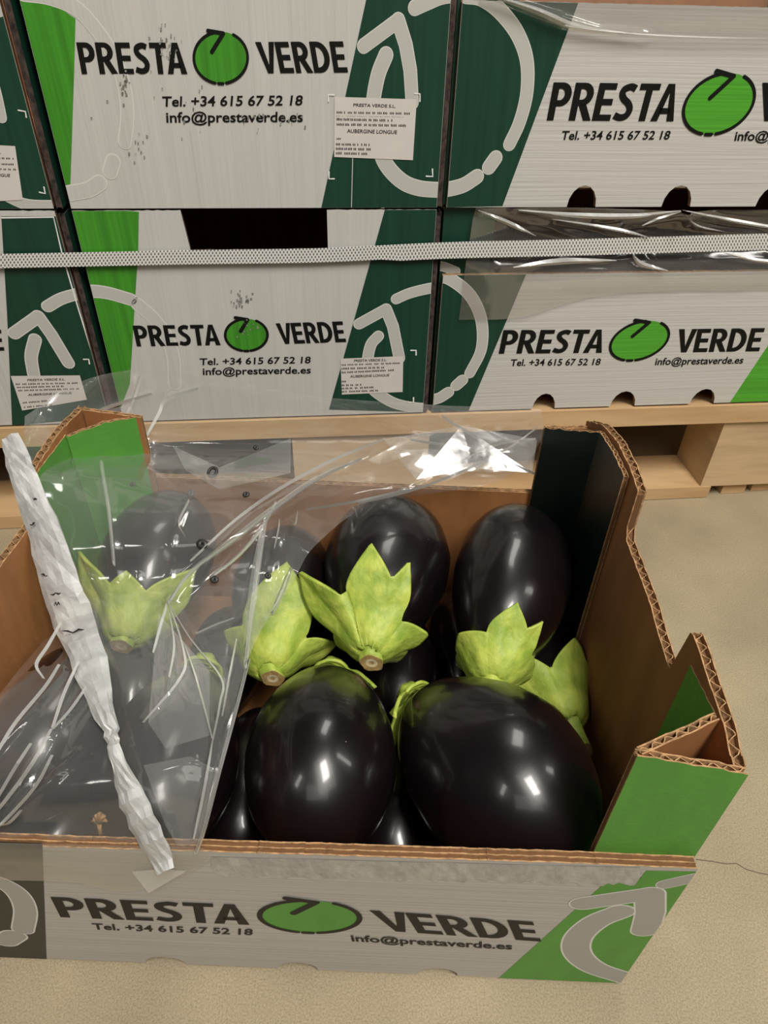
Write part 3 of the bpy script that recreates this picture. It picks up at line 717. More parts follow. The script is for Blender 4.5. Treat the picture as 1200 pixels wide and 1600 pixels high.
rp = [(1.02, 23.0), (1.4, 23.1), (2.7, 23.55), (7.3, 24.1), (7.6, 24.0), (7.95, 20.75), (8.6, 20.7), (12.3, 21.2), (17.6, 21.2), (18.15, 21.9), (18.1 + .1, 24.65), (20.5, 24.9), (23.5, 24.75), (27, 23.9), (CD, 22.0)]
wall('side_wall', KR, rp, [(1.02, .1), (CD, .1)], crate, M['green_k'], th=.55, rag=.05, seed=2)
lp = [(0, 22.5), (7.5, 23), (8, 19.3), (16, 19.45), (20, 19.2), (21.5, 22.0), (26, 22.3), (CD, 21.7)]
wall('side_wall', KL, lp, [(0, .1), (CD, .1)], crate, M['dark'], th=.55, rag=.05, seed=5)
mb = MB(); mb.box(K(-CW + .6, .7, 1.3), KU * (CW - 1.2), KV * (CD - 1.4), Z * .45); mb.build('bottom_panel', M['kraft'], crate)
def pplane(p, q):
    """vertical plane from p to q (crate u, v); normal on the left of the walk seen from above is inside"""
    A, B = K(*p, 0), K(*q, 0); d = (B - A); n = d.length; d = d / n
    return Plane(A, d, Z, V((d.y, -d.x, 0))), n
def post(facepts, z, mats, names, rag=.06, seed=0):
    for i, (p, q, za, zb, zb0, fm, bm) in enumerate(facepts):
        pl, n = pplane(p, q)
        wall(names[i], pl, [(0, za), (n, zb)], [(0, zb0), (n, zb0)], crate, fm, bm, th=.38, rag=rag, seed=seed + i)
# front right: face, diagonal back to the side wall, flap along the side wall
post([((-4.95, .64), (-.02, .64), 24.0, 23.0, .7, M['green_k'], M['kraft']),
      ((-.75, 3.3), (-4.9, 1.05), 23.5, 24.0, .7, M['green_k'], M['kraft'])], 0, None, ['corner_post', 'corner_post'], .09, 11)
post([((-.62, 6.4), (-.62, 3.3), 22.9, 23.3, .7, M['green_k'], M['green_k'])], 0, None, ['corner_flap'], .04, 15)
# back right, dark green inside
post([((-.6, 30.2), (-3.9, 30.2), 21.9, 21.75, .7, M['kraft'], M['kraft']),
      ((-3.9, 29.8), (-.75, 26.2), 21.8, 23.7, .7, M['verydark'], M['verydark'])], 0, None, ['corner_post', 'corner_post'], .07, 21)
pl, n = pplane((-.62, 26.2), (-.62, 19.9))
wall('corner_flap', Plane(K(-.95, 19.9, 0), KV, Z, -KU), [(0, 24.5), (3.0, 24.4), (6.3, 23.8)], [(0, .7), (6.3, .7)], crate, M['verydark'], M['kraft'], th=.35, rag=.05, seed=25)
# back left, light green inside
pl, n = pplane((-39.3, 26.5), (-34.9, 30.2))
wall('corner_post', Plane(pl.O, pl.u, Z, pl.n), [(0, 21.6), (n * .5, 21.75), (n, 21.3)], [(0, .7), (n, .7)], crate, M['green_k'], M['kraft'], th=.38, rag=.06, seed=31)
wall('corner_post', KB.off(-.6), [(-39.3, 21.9), (-34.9, 21.4)], [(-39.3, .7), (-34.9, .7)], crate, M['kraft'], M['kraft'], th=.35, rag=.04, seed=33)
wall('corner_flap', Plane(K(-39.35, 20.6, 0), KV, Z, KU), [(0, 21.2), (.6, 21.8), (6.0, 21.7)], [(0, .7), (6.0, .7)], crate, M['green_k'], M['kraft'], th=.35, rag=.06, seed=35)
# front left, dark
post([((-39.4, .68), (-35.2, .68), 22.6, 22.9, .7, M['dark'], M['kraft']), ((-35.2, .95), (-39.2, 3.2), 22.7, 22.6, .7, M['dark'], M['kraft'])], 0, None, ['corner_post', 'corner_post'], .06, 41)
# small flap over the front right corner
mb = MB(); A = [kv(p, -.12) for p in ((1000, 1347), (1099, 1357), (1112, 1340), (1150, 1328))]
pk = Print(KF, (-CW + .02, -.12, .15, LF + .1), crate)
pk.band('dark_band', [(-400, 1300), (66, 1310), (73, 1500), (-400, 1490)], M['darkgrey'])
pk.line('printed_ring', [[(-45, 1366), (0, 1378), (28, 1396), (40, 1422), (36, 1452)], [(22, 1461), (8, 1470)]], 19, M['ringk'], 1, M['ringw'], 1.6)
pk.band('green_corner', [(943, 1381), (777, 1530), (1000, 1548), (1120, 1362), (1010, 1360), (1000, 1372)], M['green_k'])
pk.line('printed_arrow', [[(912, 1411), (960, 1404), (1015, 1396)], [(1015, 1396), (1016, 1425), (1008, 1453)]], 25, M['ringk'], 1, M['ringw'], 1.8, smooth=False)
pk.line('printed_ring', [[(968, 1424), (930, 1440), (903, 1465), (903, 1490), (930, 1512), (985, 1530)]], 22, M['ringk'], 1, M['ringw'], 1.8)
pk.line('printed_leaf', [[(1040, 1381), (1062, 1376), (1085, 1371)]], 17, M['ringk'], 1, M['ringw'], 1.2)
pk.word('name_lettering', 'PRESTA', (95, 1432), (390, 1444), (79, 1400.5), M['ink_k'])
pk.word('name_lettering', 'VERDE', (600, 1453), (848, 1470.5), (577, 1421), M['ink_k'])
ball(pk, (484, 1431), 78, 25, 0.1, M['ink_k'], M['green_k'], [[(447, 1401.5), (494, 1408)], [(494, 1408), (459, 1425)]], 5.0, rot=.04)
pk.text('phone_lettering', 'Tel. +34 615 67 52 18', (146, 1451), (395, 1460), (143, 1441), M['ink_k'], bold=0.025)
pk.text('mail_lettering', 'info@prestaverde.es', (550, 1469.5), (800, 1482.5), (547, 1459), M['ink_k'], bold=0.025)
# torn paper strip along the rim
rs = random.Random(9); up_, lo_ = [], []
for i in range(81):
    x = 330 + (1000 - 330) * i / 80; t = i / 80
    up_.append((x, 1337 + 17 * t + 1)); lo_.append((x, 1368 + 14 * t + rs.uniform(-3.5, 3.5) - (14 if i in (0, 80) else 0)))
pk.put('torn_paper_strip', [[KF.px(up_[i]), KF.px(up_[i + 1]), KF.px(lo_[i + 1]), KF.px(lo_[i])] for i in range(80)], M['torn'], 2, label='pale torn paper strip along the rim')

# ------------------------------------------------------------------ aubergines
def body_r(t, R):
    """radius along the fruit, t = 0 at the blossom end, 1 at the calyx"""
    x = abs(2 * t - 1); r = R * max(0, 1 - x ** 2.25) ** 0.5
    return r * (1 - 0.20 * max(0, (t - .42) / .58) ** 1.3)
def make_body(L, R, seed, parent, nt=40, ns=40):
    sd = V((seed * 3.1, seed * 1.7, 0)); vs, fs = [], []
    for i in range(nt + 1):
        t = 0.5 - 0.5 * math.cos(math.pi * i / nt)
        for k in range(ns):
            a = 2 * math.pi * k / ns; r = max(body_r(t, R), 0.02)
            p = V((r * math.cos(a), r * math.sin(a), (t - .5) * L))
            r *= 1 + 0.07 * noise.noise(p * .15 + sd) + .016 * noise.noise(p * .55 + sd) + .006 * math.sin(a * 5 + seed)
            vs.append(V((r * math.cos(a), r * math.sin(a), (t - .5) * L)))
    for i in range(nt):
        for k in range(ns):
            a, b = i * ns + k, i * ns + (k + 1) % ns; fs.append([a, b, b + ns, a + ns])
    fs.append(list(range(ns))[::-1]); fs.append(list(range(nt * ns, nt * ns + ns)))
    return lobj('body', vs, fs, M['skin'], parent)
def lobj(name, vs, fs, mats, parent, smooth=True, idx=None, label=None):
    me = bpy.data.meshes.new(name); me.from_pydata([V(v) * S for v in vs], [], fs)
    for mm in (mats if isinstance(mats, list) else [mats]): me.materials.append(mm)
    if idx: me.polygons.foreach_set('material_index', idx)
    me.polygons.foreach_set('use_smooth', [smooth] * len(me.polygons)); me.update()
    o = bpy.data.objects.new(name, me); COL.objects.link(o); o.parent = parent
    if label: o['label'] = label
    return o
def make_calyx(L, R, lobes, parent, stem=(1.15, .8), seed=0, bend=(0, 0), base=2.2, hs=1.0):
    """lobes: (angle in degrees, length cm, half width in degrees, lift cm)"""
    tab = []; t = 1.0; s = 0.0; prev = (0.0, L / 2)
    while t > 0.05:
        r = body_r(t, R); z = (t - .5) * L; s += math.hypot(r - prev[0], z - prev[1]); tab.append((s, r, z)); prev = (r, z); t -= .004
    ss = [q[0] for q in tab]; rr = [q[1] for q in tab]; zz = [q[2] for q in tab]
    nphi, ns = 144, 22; vs, fs = [], []; rd = random.Random(seed)
    for j in range(ns + 1):
        f = j / ns
        for i in range(nphi):
            phi = 2 * math.pi * i / nphi; ell = base; lift = .35 * hs; prof = 0
            for (ad, ln, hw, lf) in lobes:
                d = abs((math.degrees(phi) - ad + 180) % 360 - 180)
                if d < hw:
                    k = 1 - d / hw; e = base + (ln - base) * (.8 * k ** .62 + .2 * k ** 3)
                    if e > ell: ell = e; prof = k; lift = .35 * hs + lf * k ** .6
            sarc = f * ell
            r = np.interp(sarc, ss, rr); z = np.interp(sarc, ss, zz)
            r2 = np.interp(sarc + .1, ss, rr); z2 = np.interp(sarc + .1, ss, zz); tl = math.hypot(r2 - r, z2 - z) + 1e-6
            nr, nz = -(z2 - z) / tl, (r2 - r) / tl
            hump = hs * 1.5 * math.exp(-((sarc / 1.5) ** 2))
            h = .16 + hump + lift * f ** 1.7
            h += .10 * math.sin(phi * 9 + seed) * f * (1 - f) + .10 * noise.noise(V((r * math.cos(phi), r * math.sin(phi), z + seed)) * 1.1)
            rr_ = max(r + nr * h, .55 if j == 0 else .5)
            if j == 0: rr_ = .8
            vs.append(V((rr_ * math.cos(phi), rr_ * math.sin(phi), z + nz * h)))
    for j in range(ns):
        for i in range(nphi):
            a, b = j * nphi + i, j * nphi + (i + 1) % nphi; fs.append([a, a + nphi, b + nphi, b])
    o = lobj('calyx', vs, fs, M['calyx'], parent)
    md = o.modifiers.new('thickness', 'SOLIDIFY'); md.thickness = .0022; md.offset = 1
    # stem with a cut, browned end
    vs, fs, ix = [], [], []; n = 20; prof = [(0, 1.1), (.35, .9), (.75, .80), (1, stem[1]), (1.0, stem[1] * .94), (.99, stem[1] * .5), (.985, stem[1] * .22), (.96, .05)]
    z0 = L / 2 + .9 * hs
    for q, (f, r) in enumerate(prof):
        for i in range(n):
            a = 2 * math.pi * i / n; rj = r * (1 + .07 * math.sin(5 * a + seed) * (q < 5))
            vs.append(V((rj * math.cos(a) + bend[0] * f * f, rj * math.sin(a) + bend[1] * f * f, z0 + f * stem[0])))
    for q in range(len(prof) - 1):
        for i in range(n):
            a, b = q * n + i, q * n + (i + 1) % n; fs.append([a, b, b + n, a + n]); ix.append(0 if q < 3 else (1 if q < 5 else (2 if q == 5 else 1)))
    fs.append(list(range((len(prof) - 1) * n, len(prof) * n))); ix.append(1)
    lobj('stem', vs, fs, [M['calyx'], M['stem_cut'], M['stem_core']], parent, idx=ix, label='stem with a browned cut end')
AUB = []
def aubergine(q, z, d, L, R, label, lobes=None, spin=0, seed=1, stem=(1.15, .8), shift=(0, 0, 0), bend=(0, 0), base=2.2, group='aubergines in the open crate'):
    """q, z: picture point and height of the middle of the fruit; d: direction from the blossom end to the calyx (crate u, v, z)"""
    c = at_z(q, z) if q else V((0, 0, z)); c = c + KU * shift[0] + KV * shift[1] + Z * shift[2]
    D = (KU * d[0] + KV * d[1] + Z * d[2]).normalized()
    # keep the fruit between the crate walls and above its bottom
    w_ = c - KO; uvz = []
    for ax, lo, hi in ((KU, -CW + .95, -.62), (KV, .75, CD - .7), (Z, 1.85, 99)):
        k = D.dot(ax); e = math.sqrt((L / 2 * k) ** 2 + R * R * max(0, 1 - k * k)) * .985
        uvz.append(min(max(w_.dot(ax), lo + e), hi - e))
    c = KO + KU * uvz[0] + KV * uvz[1] + Z * uvz[2]
    # local +Y is turned as near to straight up as the axis allows, so lobe angle 90 points up
    Y = (Z - D * Z.dot(D)); Y = Y.normalized() if Y.length > 1e-3 else KV.copy(); X = Y.cross(D)
    rot = Matrix((X, Y, D)).transposed() @ Matrix.Rotation(math.radians(spin), 3, 'Z')
    o = bpy.data.objects.new('aubergine', None); COL.objects.link(o); o.empty_display_size = .02
    o.matrix_world = Matrix.Translation(c * S) @ rot.to_4x4()
    tag(o, label, 'aubergine', group)
    make_body(L, R, seed, o)
    if lobes: make_calyx(L, R, lobes, o, stem, seed, bend, base, .35 if base < 2 else 1.0)
    AUB.append((label, c, D, L, R)); return o
UPL = [(98, 6.3, 38, .5), (66, 5.7, 22, .5), (154, 5.9, 30, 2.0), (8, 3.1, 30, .9), (215, 2.8, 34, .4), (300, 2.8, 36, .4)]
# front row, calyx away from the viewer
aubergine((503, 1184), 12.2, (-.02, 1, -.2), 13.0, 4.6, 'round glossy aubergine lying blossom end out behind the ball print', [(165, 3.6, 18, 0), (270, 2.6, 40, 0)], seed=1, shift=(0, .5, -.2), base=1.1)
aubergine((782, 1212), 12.2, (-.60, .80, -.22), 14.0, 5.0, 'largest aubergine, broad and glossy, lying slanted behind the VERDE print', [(40, 5.0, 22, .5), (350, 4.6, 22, .3), (250, 2.6, 40, 0)], seed=2, shift=(-.5, .6, -.2), base=1.1)
aubergine((258, 1190), 11.6, (0, 1, -.1), 13, 4.05, 'aubergine with a bright spot under the film, right of the grey tape', [(250, 2.6, 40, .1)], seed=3, shift=(.4, .4, 0), base=1.1)
aubergine((70, 1272), 4.9, (.05, 1, 0), 12.5, 3.2, 'aubergine under the film in the front left corner, beside the dry scrap', None, seed=4, shift=(-.3, 1.0, 0))
# back row, calyx towards the viewer
aubergine((603, 889), 12.8, (-.10, -1, .03), 14.2, 4.85, 'aubergine at the back centre with a large three-pronged green calyx', UPL, seed=5, bend=(.2, -.3))
aubergine((797, 914), 13.0, (-.24, -1, -.03), 15.4, 4.5, 'aubergine with a long bright streak leaning on the dark green corner', [(80, 4.3, 32, .4), (50, 4.0, 18, .4), (150, 2.7, 40, .4), (220, 2.6, 36, .4), (310, 2.6, 36, .4)], seed=6, shift=(0, .2, 0))
aubergine((452, 925), 10.4, (.02, -1, .05), 13.2, 3.95, 'aubergine half under the film edge with a tall single-pointed calyx and round cut stem', [(80, 6.4, 56, .7), (350, 4.3, 34, 1.2), (165, 3.4, 40, .5), (225, 2.8, 36, .4), (290, 2.8, 36, .4)], seed=7, shift=(-.5, 0, 0), bend=(.4, -.1))
aubergine((250, 862), 12.4, (-.04, -1, -.08), 12.8, 4.2, 'aubergine under the film near the light green back corner', [(140, 5.8, 34, 1.2), (90, 3.8, 40, .5), (32, 5.6, 34, .9), (205, 4.0, 36, .4), (275, 4.4, 36, .3), (330, 3.2, 36, .4)], seed=8, shift=(.1, -.7, 0))
# lower layer
aubergine((895, 1010), 6.4, (.16, -1, .28), 12, 3.1, 'low aubergine against the right wall, its calyx tips spread wide', [(140, 5.2, 40, 1.4), (58, 5.2, 44, .7), (100, 2.8, 24, .2), (0, 3.6, 36, .3), (230, 3.0, 36, .4), (300, 3.0, 36, .4)], seed=9, shift=(0, -1.6, 0), stem=(2.1, .8), bend=(.5, -1.2))
aubergine((622, 1045), 5.0, (.05, -1, 0), 12, 3.2, 'aubergine deep in the centre gap below the three-pronged calyx', None, seed=10)
aubergine((612, 1300), 4.3, (0, 1, 0), 11, 3.1, 'aubergine deep in the gap between the two large front ones', None, seed=11, shift=(.2, 1.2, 0))
aubergine((385, 1250), 4.7, (0, 1, 0), 12, 3.2, 'aubergine deep in the gap beside the film lower edge', None, seed=12, shift=(0, .9, 0))
aubergine((25, 1085), 11.9, (.06, 1, .05), 12, 3.6, 'aubergine under the streaked film against the left wall', None, seed=13, shift=(-.4, -2.2, .2))
for i, (q, lb) in enumerate((((716, 1010), 'aubergine deep in the gap between the streaked one and the three-pronged one'), ((512, 1050), 'aubergine deep in the gap beside the round cut stem'),
        ((352, 1050), 'aubergine deep under the film, between the front and back rows'), ((215, 1060), 'aubergine deep under the film, below the calyx beside the tape'), ((900, 1225), 'aubergine deep in the front right corner below the green post'))):
    aubergine(q, 4.4, (.03 * i, -1 if i < 4 else 1, 0), 11, 2.5 if i == 0 else 2.95, lb, None, seed=30 + i, shift=(0 if i < 4 else -1.2, .6 if i < 4 else -3, 0))
# dry scrap on the film
sc = thing('dried_calyx_scrap', kv((156, 1300), 1.3), 'small tan dried plant scrap by the front rim under the film', 'plant scrap')
mb = MB()
def tube(mb, pts, r, n=8):
    n0 = len(mb.v); pts = [V(p) for p in pts]
    for i, p in enumerate(pts):
        d = (pts[min(i + 1, len(pts) - 1)] - pts[max(i - 1, 0)]).normalized(); x = d.orthogonal().normalized(); y = d.cross(x)
        ri = r[i] if isinstance(r, (list, tuple)) else r
        for k in range(n): mb.v.append(p + (x * math.cos(2 * math.pi * k / n) + y * math.sin(2 * math.pi * k / n)) * ri)
    for i in range(len(pts) - 1):
        for k in range(n):
            a, b = n0 + i * n + k, n0 + i * n + (k + 1) % n; mb.f.append([a, b, b + n, a + n]); mb.i.append(0)
    mb.f.append([n0 + k for k in range(n)][::-1]); mb.i.append(0); e = n0 + (len(pts) - 1) * n
    mb.f.append([e + k for k in range(n)]); mb.i.append(0)
tube(mb, [kv((158, 1306), 1.2), kv((156, 1296), 1.3), kv((155, 1286), 1.4)], [.14, .1, .13], 6)
for x, y in ((143, 1284), (148, 1274), (156, 1270), (165, 1275), (168, 1284)):
    tube(mb, [kv((155, 1284), 1.4), kv(((155 + x) / 2, (1281 + y) / 2 - 3), 1.5), kv((x, y), 1.4)], [.16, .15, .03], 6)
mb.build('scrap', M['dry'], sc, smooth=True)

# ------------------------------------------------------------------ clear film lying over the left of the crate
film = thing('clear_film_bag', kv((265, 1340), 0), 'torn clear plastic film draped over the left half of the open crate', 'plastic film')
CRS = [([(265, 940), (330, 870), (420, 800), (520, 738), (640, 690), (840, 650)], 1.0, 16), ([(280, 935), (360, 850), (440, 800), (540, 745)], .8, 11), ([(300, 900), (400, 800), (470, 762)], .7, 9),
       ([(420, 800), (400, 900), (385, 1040), (340, 1180), (310, 1320)], .6, 14), ([(265, 940), (350, 1065), (335, 1170), (305, 1300)], .6, 10),
       ([(265, 940), (285, 1050), (225, 1130)], .5, 9), ([(262, 940), (245, 1020)], .5, 8), ([(270, 945), (310, 1040), (332, 1150)], .5, 7), ([(268, 945), (262, 1080)], .4, 6), ([(290, 1000), (345, 985), (400, 950)], .35, 8),
       ([(205, 580), (195, 640), (160, 720), (175, 830), (185, 900)], .55, 12), ([(100, 740), (170, 710), (228, 692)], .6, 10), ([(228, 692), (255, 640), (300, 605), (330, 600)], .6, 10), ([(228, 692), (262, 620)], .4, 8), ([(300, 775), (270, 840), (265, 940)], .4, 8),
       ([(130, 650), (200, 628), (260, 612)], .5, 8), ([(560, 790), (700, 750), (840, 690)], .6, 12), ([(600, 660), (700, 700), (840, 720)], .5, 9), ([(680, 650), (760, 690), (800, 735)], .45, 9), ([(640, 770), (760, 700), (845, 668)], .5, 8), ([(730, 740), (790, 740), (840, 735)], .5, 8),
       ([(455, 900), (430, 950), (395, 1010)], .5, 10), ([(215, 900), (225, 1000), (300, 1100)], .4, 10), ([(140, 900), (230, 1010), (260, 1180)], .3, 9), ([(205, 1215), (300, 1190), (345, 1205)], .35, 12), ([(450, 820), (440, 870), (430, 920)], .4, 8)]
fl1 = sheet('film_sheet', [
    [(38, 650, 29), (110, 602, 31.6), (205, 578, 31.8), (330, 590, 32), (520, 622, 32), (845, 640, 32)],
    [(38, 690, 25), (130, 690, 30), (240, 690, 31.4), (400, 690, 31.5), (600, 690, 31.5), (846, 688, 31.4)],
    [(52, 745, 21.5), (140, 735, 24.5), (250, 735, 26), (380, 733, 27.5), (520, 735, 28.5), (780, 752, 30)],
    [(70, 800, 20), (150, 790, 20.5), (260, 785, 21.4), (370, 780, 22.5), (470, 780, 23.5), (590, 786, 27)],
    [(85, 860, 17.6), (160, 850, 17.9), (255, 845, 18.2), (345, 840, 18.8), (420, 835, 19.4), (495, 850, 20.5)],
    [(108, 935, 15.5), (170, 925, 15.8), (250, 920, 16), (330, 915, 16.4), (395, 910, 16.8), (455, 915, 17.2)],
    [(150, 1050, 8.4), (200, 1045, 8.4), (260, 1042, 8.4), (310, 1040, 8.4), (350, 1036, 8.6), (390, 1026, 9)],
    [(195, 1200, 2.6), (225, 1197, 2.5), (257, 1193, 2.5), (290, 1192, 2.5), (322, 1190, 2.6), (350, 1182, 2.8)],
    [(255, 1325, .15), (266, 1326, .1), (278, 1326, .1), (290, 1325, .1), (302, 1324, .1), (314, 1322, .1)]],
    kv, 130, 210, CRS, film, M['film'], wob=.22, cs=.30)
sheet('film_sheet', [
    [(66, 1002, 15), (85, 990, 15.2), (105, 978, 15.4), (128, 965, 15.6)],
    [(-10, 1100, 7.4), (50, 1085, 7.8), (100, 1072, 8.0), (152, 1056, 8.3)],
    [(-70, 1220, 2.4), (20, 1212, 2.5), (110, 1206, 2.5), (192, 1198, 2.6)],
    [(-110, 1316, .3), (20, 1322, .2), (140, 1324, .2), (250, 1326, .2)]],
    kv, 80, 80, [([(100, 1050), (40, 1120), (-20, 1200)], .7, 9), ([(126, 1030), (85, 1140), (10, 1250)], .7, 9), ([(85, 1140), (40, 1230), (0, 1290)], .6, 8), ([(140, 1070), (85, 1145)], .5, 7),
                 ([(85, 1140), (130, 1090), (150, 1095)], .5, 6), ([(125, 1175), (60, 1240), (0, 1300)], .5, 9), ([(70, 1040), (0, 1090)], .5, 8), ([(60, 1110), (10, 1160), (-30, 1220)], .4, 7), ([(150, 1180), (90, 1210)], .3, 8), ([(120, 1010), (75, 1065)], .5, 6)], film, M['film'], wob=.2, cs=.4)
# the part folded over the rim
sheet('film_fold', [
    [(-30, 1316, -.1), (120, 1319, -.1), (240, 1322, -.1), (318, 1325, -.1)],
    [(-30, 1332, -.22), (120, 1336, -.22), (240, 1340, -.22), (330, 1340, -.2)],
    [(-30, 1376, -.16), (110, 1378, -.16), (200, 1392, -.16), (300, 1362, -.16)]],
    kv, 60, 14, [([(-10, 1345), (60, 1340), (140, 1350)], .08, 5), ([(-10, 1372), (40, 1355), (70, 1345)], .08, 5)], film, film_mat('film_double', .10, 1.0, .15, (.6, .6, .57)), up=-KV, wob=.04)
# folds of layered film, the glints along them painted as white haze
FOLD = film_mat('film_layers', .20, 2.0, .12, (.92, .92, .90)); FOLD_GLINT = film_mat('film_fold_glint', .66, 1.0, .3, (.95, .95, .93))
def depth_at(p):
    return np.interp(p[1], [640, 690, 740, 790, 850, 920, 1042, 1193, 1325], [31.8, 30.9, 26.6, 21.9, 18.5, 16.2, 8.5, 2.5, .1])
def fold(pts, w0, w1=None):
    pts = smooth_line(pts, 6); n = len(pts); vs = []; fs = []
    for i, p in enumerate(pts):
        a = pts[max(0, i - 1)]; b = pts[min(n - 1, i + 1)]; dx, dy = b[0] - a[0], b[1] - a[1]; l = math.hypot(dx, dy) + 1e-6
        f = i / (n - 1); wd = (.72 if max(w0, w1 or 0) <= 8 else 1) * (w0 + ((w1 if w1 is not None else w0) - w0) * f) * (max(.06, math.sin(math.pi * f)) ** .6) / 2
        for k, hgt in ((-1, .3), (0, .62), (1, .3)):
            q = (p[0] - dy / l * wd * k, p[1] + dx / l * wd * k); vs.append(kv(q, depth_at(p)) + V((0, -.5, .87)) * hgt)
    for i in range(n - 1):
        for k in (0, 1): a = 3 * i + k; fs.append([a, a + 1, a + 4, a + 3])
    obj('film_crease_glint', vs, fs, FOLD if max(w0, w1 or 0) > 8 else FOLD_GLINT, film)
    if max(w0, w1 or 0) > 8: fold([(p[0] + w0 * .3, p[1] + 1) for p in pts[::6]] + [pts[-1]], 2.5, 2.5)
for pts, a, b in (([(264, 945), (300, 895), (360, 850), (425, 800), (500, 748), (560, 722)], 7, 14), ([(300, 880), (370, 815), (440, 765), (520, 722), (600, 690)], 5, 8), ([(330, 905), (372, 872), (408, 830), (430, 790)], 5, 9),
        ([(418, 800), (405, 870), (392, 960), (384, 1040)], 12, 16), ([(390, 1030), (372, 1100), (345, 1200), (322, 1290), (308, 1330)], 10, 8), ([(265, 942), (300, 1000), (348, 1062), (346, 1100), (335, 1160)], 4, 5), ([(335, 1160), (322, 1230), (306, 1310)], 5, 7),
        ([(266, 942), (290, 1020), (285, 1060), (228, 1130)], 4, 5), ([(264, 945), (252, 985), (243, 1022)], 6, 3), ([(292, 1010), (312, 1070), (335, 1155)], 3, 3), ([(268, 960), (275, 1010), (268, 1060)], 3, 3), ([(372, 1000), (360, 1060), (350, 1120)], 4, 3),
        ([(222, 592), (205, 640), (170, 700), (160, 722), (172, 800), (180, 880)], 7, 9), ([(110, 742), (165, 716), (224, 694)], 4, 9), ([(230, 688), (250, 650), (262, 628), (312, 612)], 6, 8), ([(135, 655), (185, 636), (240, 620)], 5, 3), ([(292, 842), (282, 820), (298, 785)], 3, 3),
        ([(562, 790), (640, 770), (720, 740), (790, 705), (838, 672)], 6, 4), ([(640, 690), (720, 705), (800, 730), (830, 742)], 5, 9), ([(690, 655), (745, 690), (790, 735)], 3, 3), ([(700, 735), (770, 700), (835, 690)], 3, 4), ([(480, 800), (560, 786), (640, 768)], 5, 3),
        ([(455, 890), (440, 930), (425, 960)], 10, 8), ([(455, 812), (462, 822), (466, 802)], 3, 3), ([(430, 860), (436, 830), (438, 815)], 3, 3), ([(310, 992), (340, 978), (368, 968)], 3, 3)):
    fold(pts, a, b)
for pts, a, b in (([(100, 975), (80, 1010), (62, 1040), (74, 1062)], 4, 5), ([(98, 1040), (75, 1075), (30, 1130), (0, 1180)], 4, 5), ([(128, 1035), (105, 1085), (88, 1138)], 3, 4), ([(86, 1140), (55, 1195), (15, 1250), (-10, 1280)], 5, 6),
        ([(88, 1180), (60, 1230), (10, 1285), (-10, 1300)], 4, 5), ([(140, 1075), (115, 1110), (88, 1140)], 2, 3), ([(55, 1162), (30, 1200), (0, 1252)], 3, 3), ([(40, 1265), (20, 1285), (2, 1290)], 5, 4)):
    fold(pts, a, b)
mb = MB(); T = [kv(p, -.24) for p in ((206, 1362), (258, 1358), (290, 1362), (232, 1396))]
mb.add(T, [(0, 3, 2, 1)]); mb.add([t + KV * .05 for t in T], [(0, 1, 2, 3)])
mb.build('folded_corner', film_mat('film_corner', .36, 1, .2, (.8, .8, .78)), film, label='milky folded corner of the film')
for P in ([(95, 747), (135, 652), (205, 635), (228, 690), (165, 716)], [(228, 1196), (300, 1182), (345, 1205), (316, 1316), (280, 1320), (262, 1290)], [(272, 700), (345, 733), (455, 688), (455, 742), (345, 768), (292, 738)],
          [(250, 960), (330, 1050), (330, 1150), (262, 1170), (235, 1130)], [(600, 690), (720, 668), (838, 690), (830, 742), (740, 735), (650, 752)]):
    obj('film_layer', [kv(p, depth_at(p)) + V((0, -.5, .87)) * .35 for p in P], [tuple(range(len(P)))], M['film_layer'], film)
# crumpled grey-white edge
cl = [(24, 690, 24, 24), (38, 725, 22.2, 36), (52, 765, 20.6, 38), (75, 830, 18.8, 50), (97, 900, 17.0, 54), (118, 962, 15.4, 58), (140, 1020, 10.2, 52), (158, 1075, 7.2, 42), (176, 1130, 4.8, 26), (184, 1160, 3.8, 14), (196, 1200, 2.6, 20), (215, 1250, 1.6, 34), (240, 1305, .4, 36), (266, 1357, -.45, 22)]
CLA = np.array(cl, float); vs, fs = [], []; nv_, nu_ = 46, 7; rt = random.Random(21)
for j in range(nv_):
    f = j / (nv_ - 1); x, y, d, wd = cat(CLA, f); x2, y2, _, _ = cat(CLA, min(1, f + .01)); x1, y1, _, _ = cat(CLA, max(0, f - .01))
    dx, dy = x2 - x1, y2 - y1; l = math.hypot(dx, dy); nx, ny = -dy / l, dx / l
    ea, eb = rt.uniform(-2, 2), rt.uniform(-2, 2); ridge = rt.choice((-.24, -.04, 0, .02, .05, .08))
    for i in range(nu_):
        e = i / (nu_ - 1) * 2 - 1
        k = wd / 2 + (ea if e < 0 else eb) * abs(e)
        q = (x - nx * e * k, y - ny * e * k + rt.uniform(-1.5, 1.5))
        X = kv(q, d)
        X += V((0, -.5, .87)) * (.5 + .30 * (1 - abs(e) ** 3) * wd / 50 + ridge + rt.uniform(-.05, .05) + .35 * noise.noise(X * .35))
        vs.append(X)
for j in range(nv_ - 1):
    for i in range(nu_ - 1): a = j * nu_ + i; fs.append([a, a + 1, a + nu_ + 1, a + nu_])
te = obj('crumpled_tape', vs, fs, M['tape'], film, label='crumpled grey-white tape along the film edge')
md = te.modifiers.new('thickness', 'SOLIDIFY'); md.thickness = .002; md.offset = -1
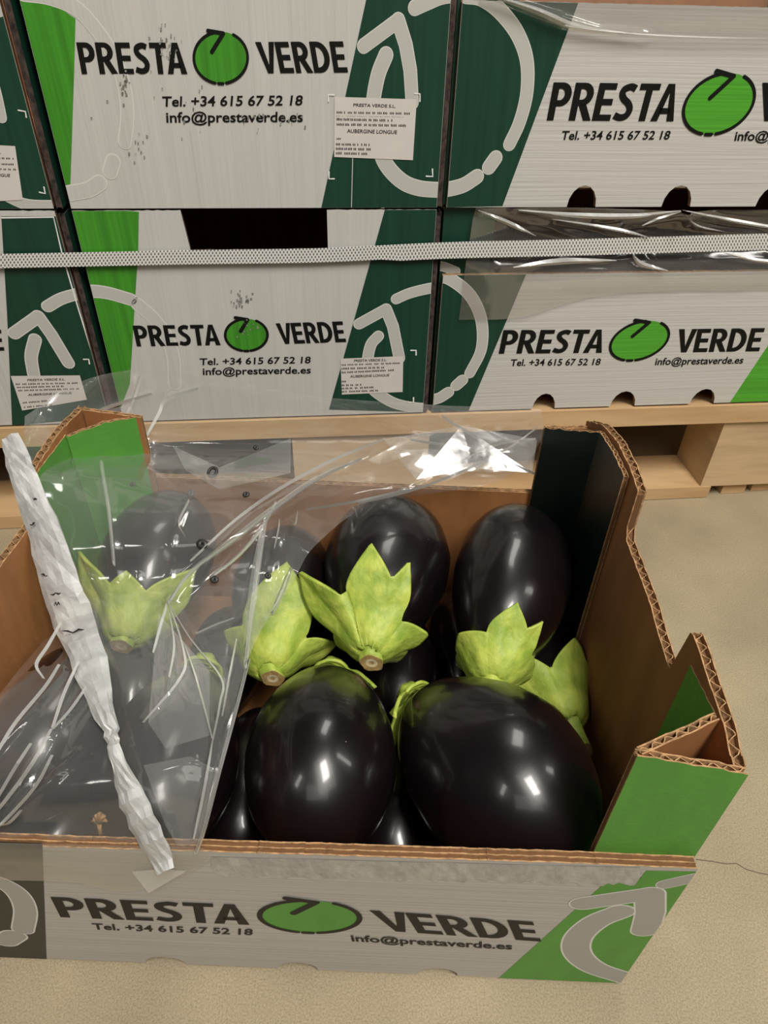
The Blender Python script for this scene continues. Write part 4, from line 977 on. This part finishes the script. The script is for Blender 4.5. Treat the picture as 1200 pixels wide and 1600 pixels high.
# cracks on the tape
rk = random.Random(12)
for (x, y, d, n) in ((62, 828, 18.9, 8), (82, 905, 17, 14), (98, 935, 15.4, 16), (100, 950, 14.8, 9), (125, 992, 12.6, 34), (133, 1035, 10.4, 12), (66, 790, 19.8, 6)):
    mb = MB(); pts = [(x - n / 2 + n * k / 4, y + rk.uniform(-3, 3)) for k in range(5)]
    tube(mb, [kv(p, d) + V((0, -.5, .87)) * 1.05 for p in pts], [.02, .06, .04, .07, .02], 5)
    mb.build('tape_crack', M['hole'], te)
# vent holes punched in the film: dark melted rims
def film_hole(q, d, r):
    c = kv(q, depth_at(q)) + V((0, -.5, .87)) * .4; n = (CAM - c).normalized(); n = V((0, -.55, .83)); x = n.orthogonal().normalized(); y = n.cross(x)
    mb = MB(); N = 16; k = 8; a0 = len(mb.v)
    for i in range(N):
        t = 2 * math.pi * i / N; e = x * math.cos(t) + y * math.sin(t)
        for j in range(k):
            s = 2 * math.pi * j / k; mb.v.append(c + e * (r * (.72 if r > .4 else .5) + r * (.28 if r > .4 else .5) * math.cos(s)) * (1 + .08 * math.sin(2 * t + q[0])) + n * r * .3 * math.sin(s))
    for i in range(N):
        for j in range(k):
            a, b = i * k + j, i * k + (j + 1) % k; a2, b2 = ((i + 1) % N) * k + j, ((i + 1) % N) * k + (j + 1) % k
            mb.f.append([a, a2, b2, b]); mb.i.append(0)
    mb.build('vent_hole', M['hole'], film, smooth=True)
for q, d, r in (((228, 692), 31.2, .22), ((401, 703), 31.2, .22), ((334, 741), 30.6, .45), ((277, 845), 23.8, .30), ((318, 853), 23, .38), ((337, 908), 17.8, .28), ((300, 774), 28.2, .28), ((420, 902), 18, .22), ((210, 760), 28.6, .2), ((386, 776), 28.4, .24)):
    film_hole(q, d, r)

# aubergines inside the wrapped carton
for i, (a, d, s) in enumerate(((39.5, 6.5, 1), (48.5, 6.0, 2), (57.5, 6.8, 3), (66, 6.2, 4))):
    wh = ['first aubergine from the corner post, seen through the stretched wrap', 'second aubergine from the corner post, seen through the stretched wrap', 'third aubergine from the corner post, seen through the stretched wrap', 'fourth aubergine from the corner post, seen through the stretched wrap'][i]
    o = bpy.data.objects.new('aubergine', None); COL.objects.link(o); o.location = sp(a, d + 2, L0 + 10.8) * S
    o.rotation_euler = (math.radians(90), 0, math.radians(7 + 6 * i)); tag(o, wh, 'aubergine', 'aubergines in the wrapped carton'); make_body(13, 4.3, 20 + s, o, 24, 28)
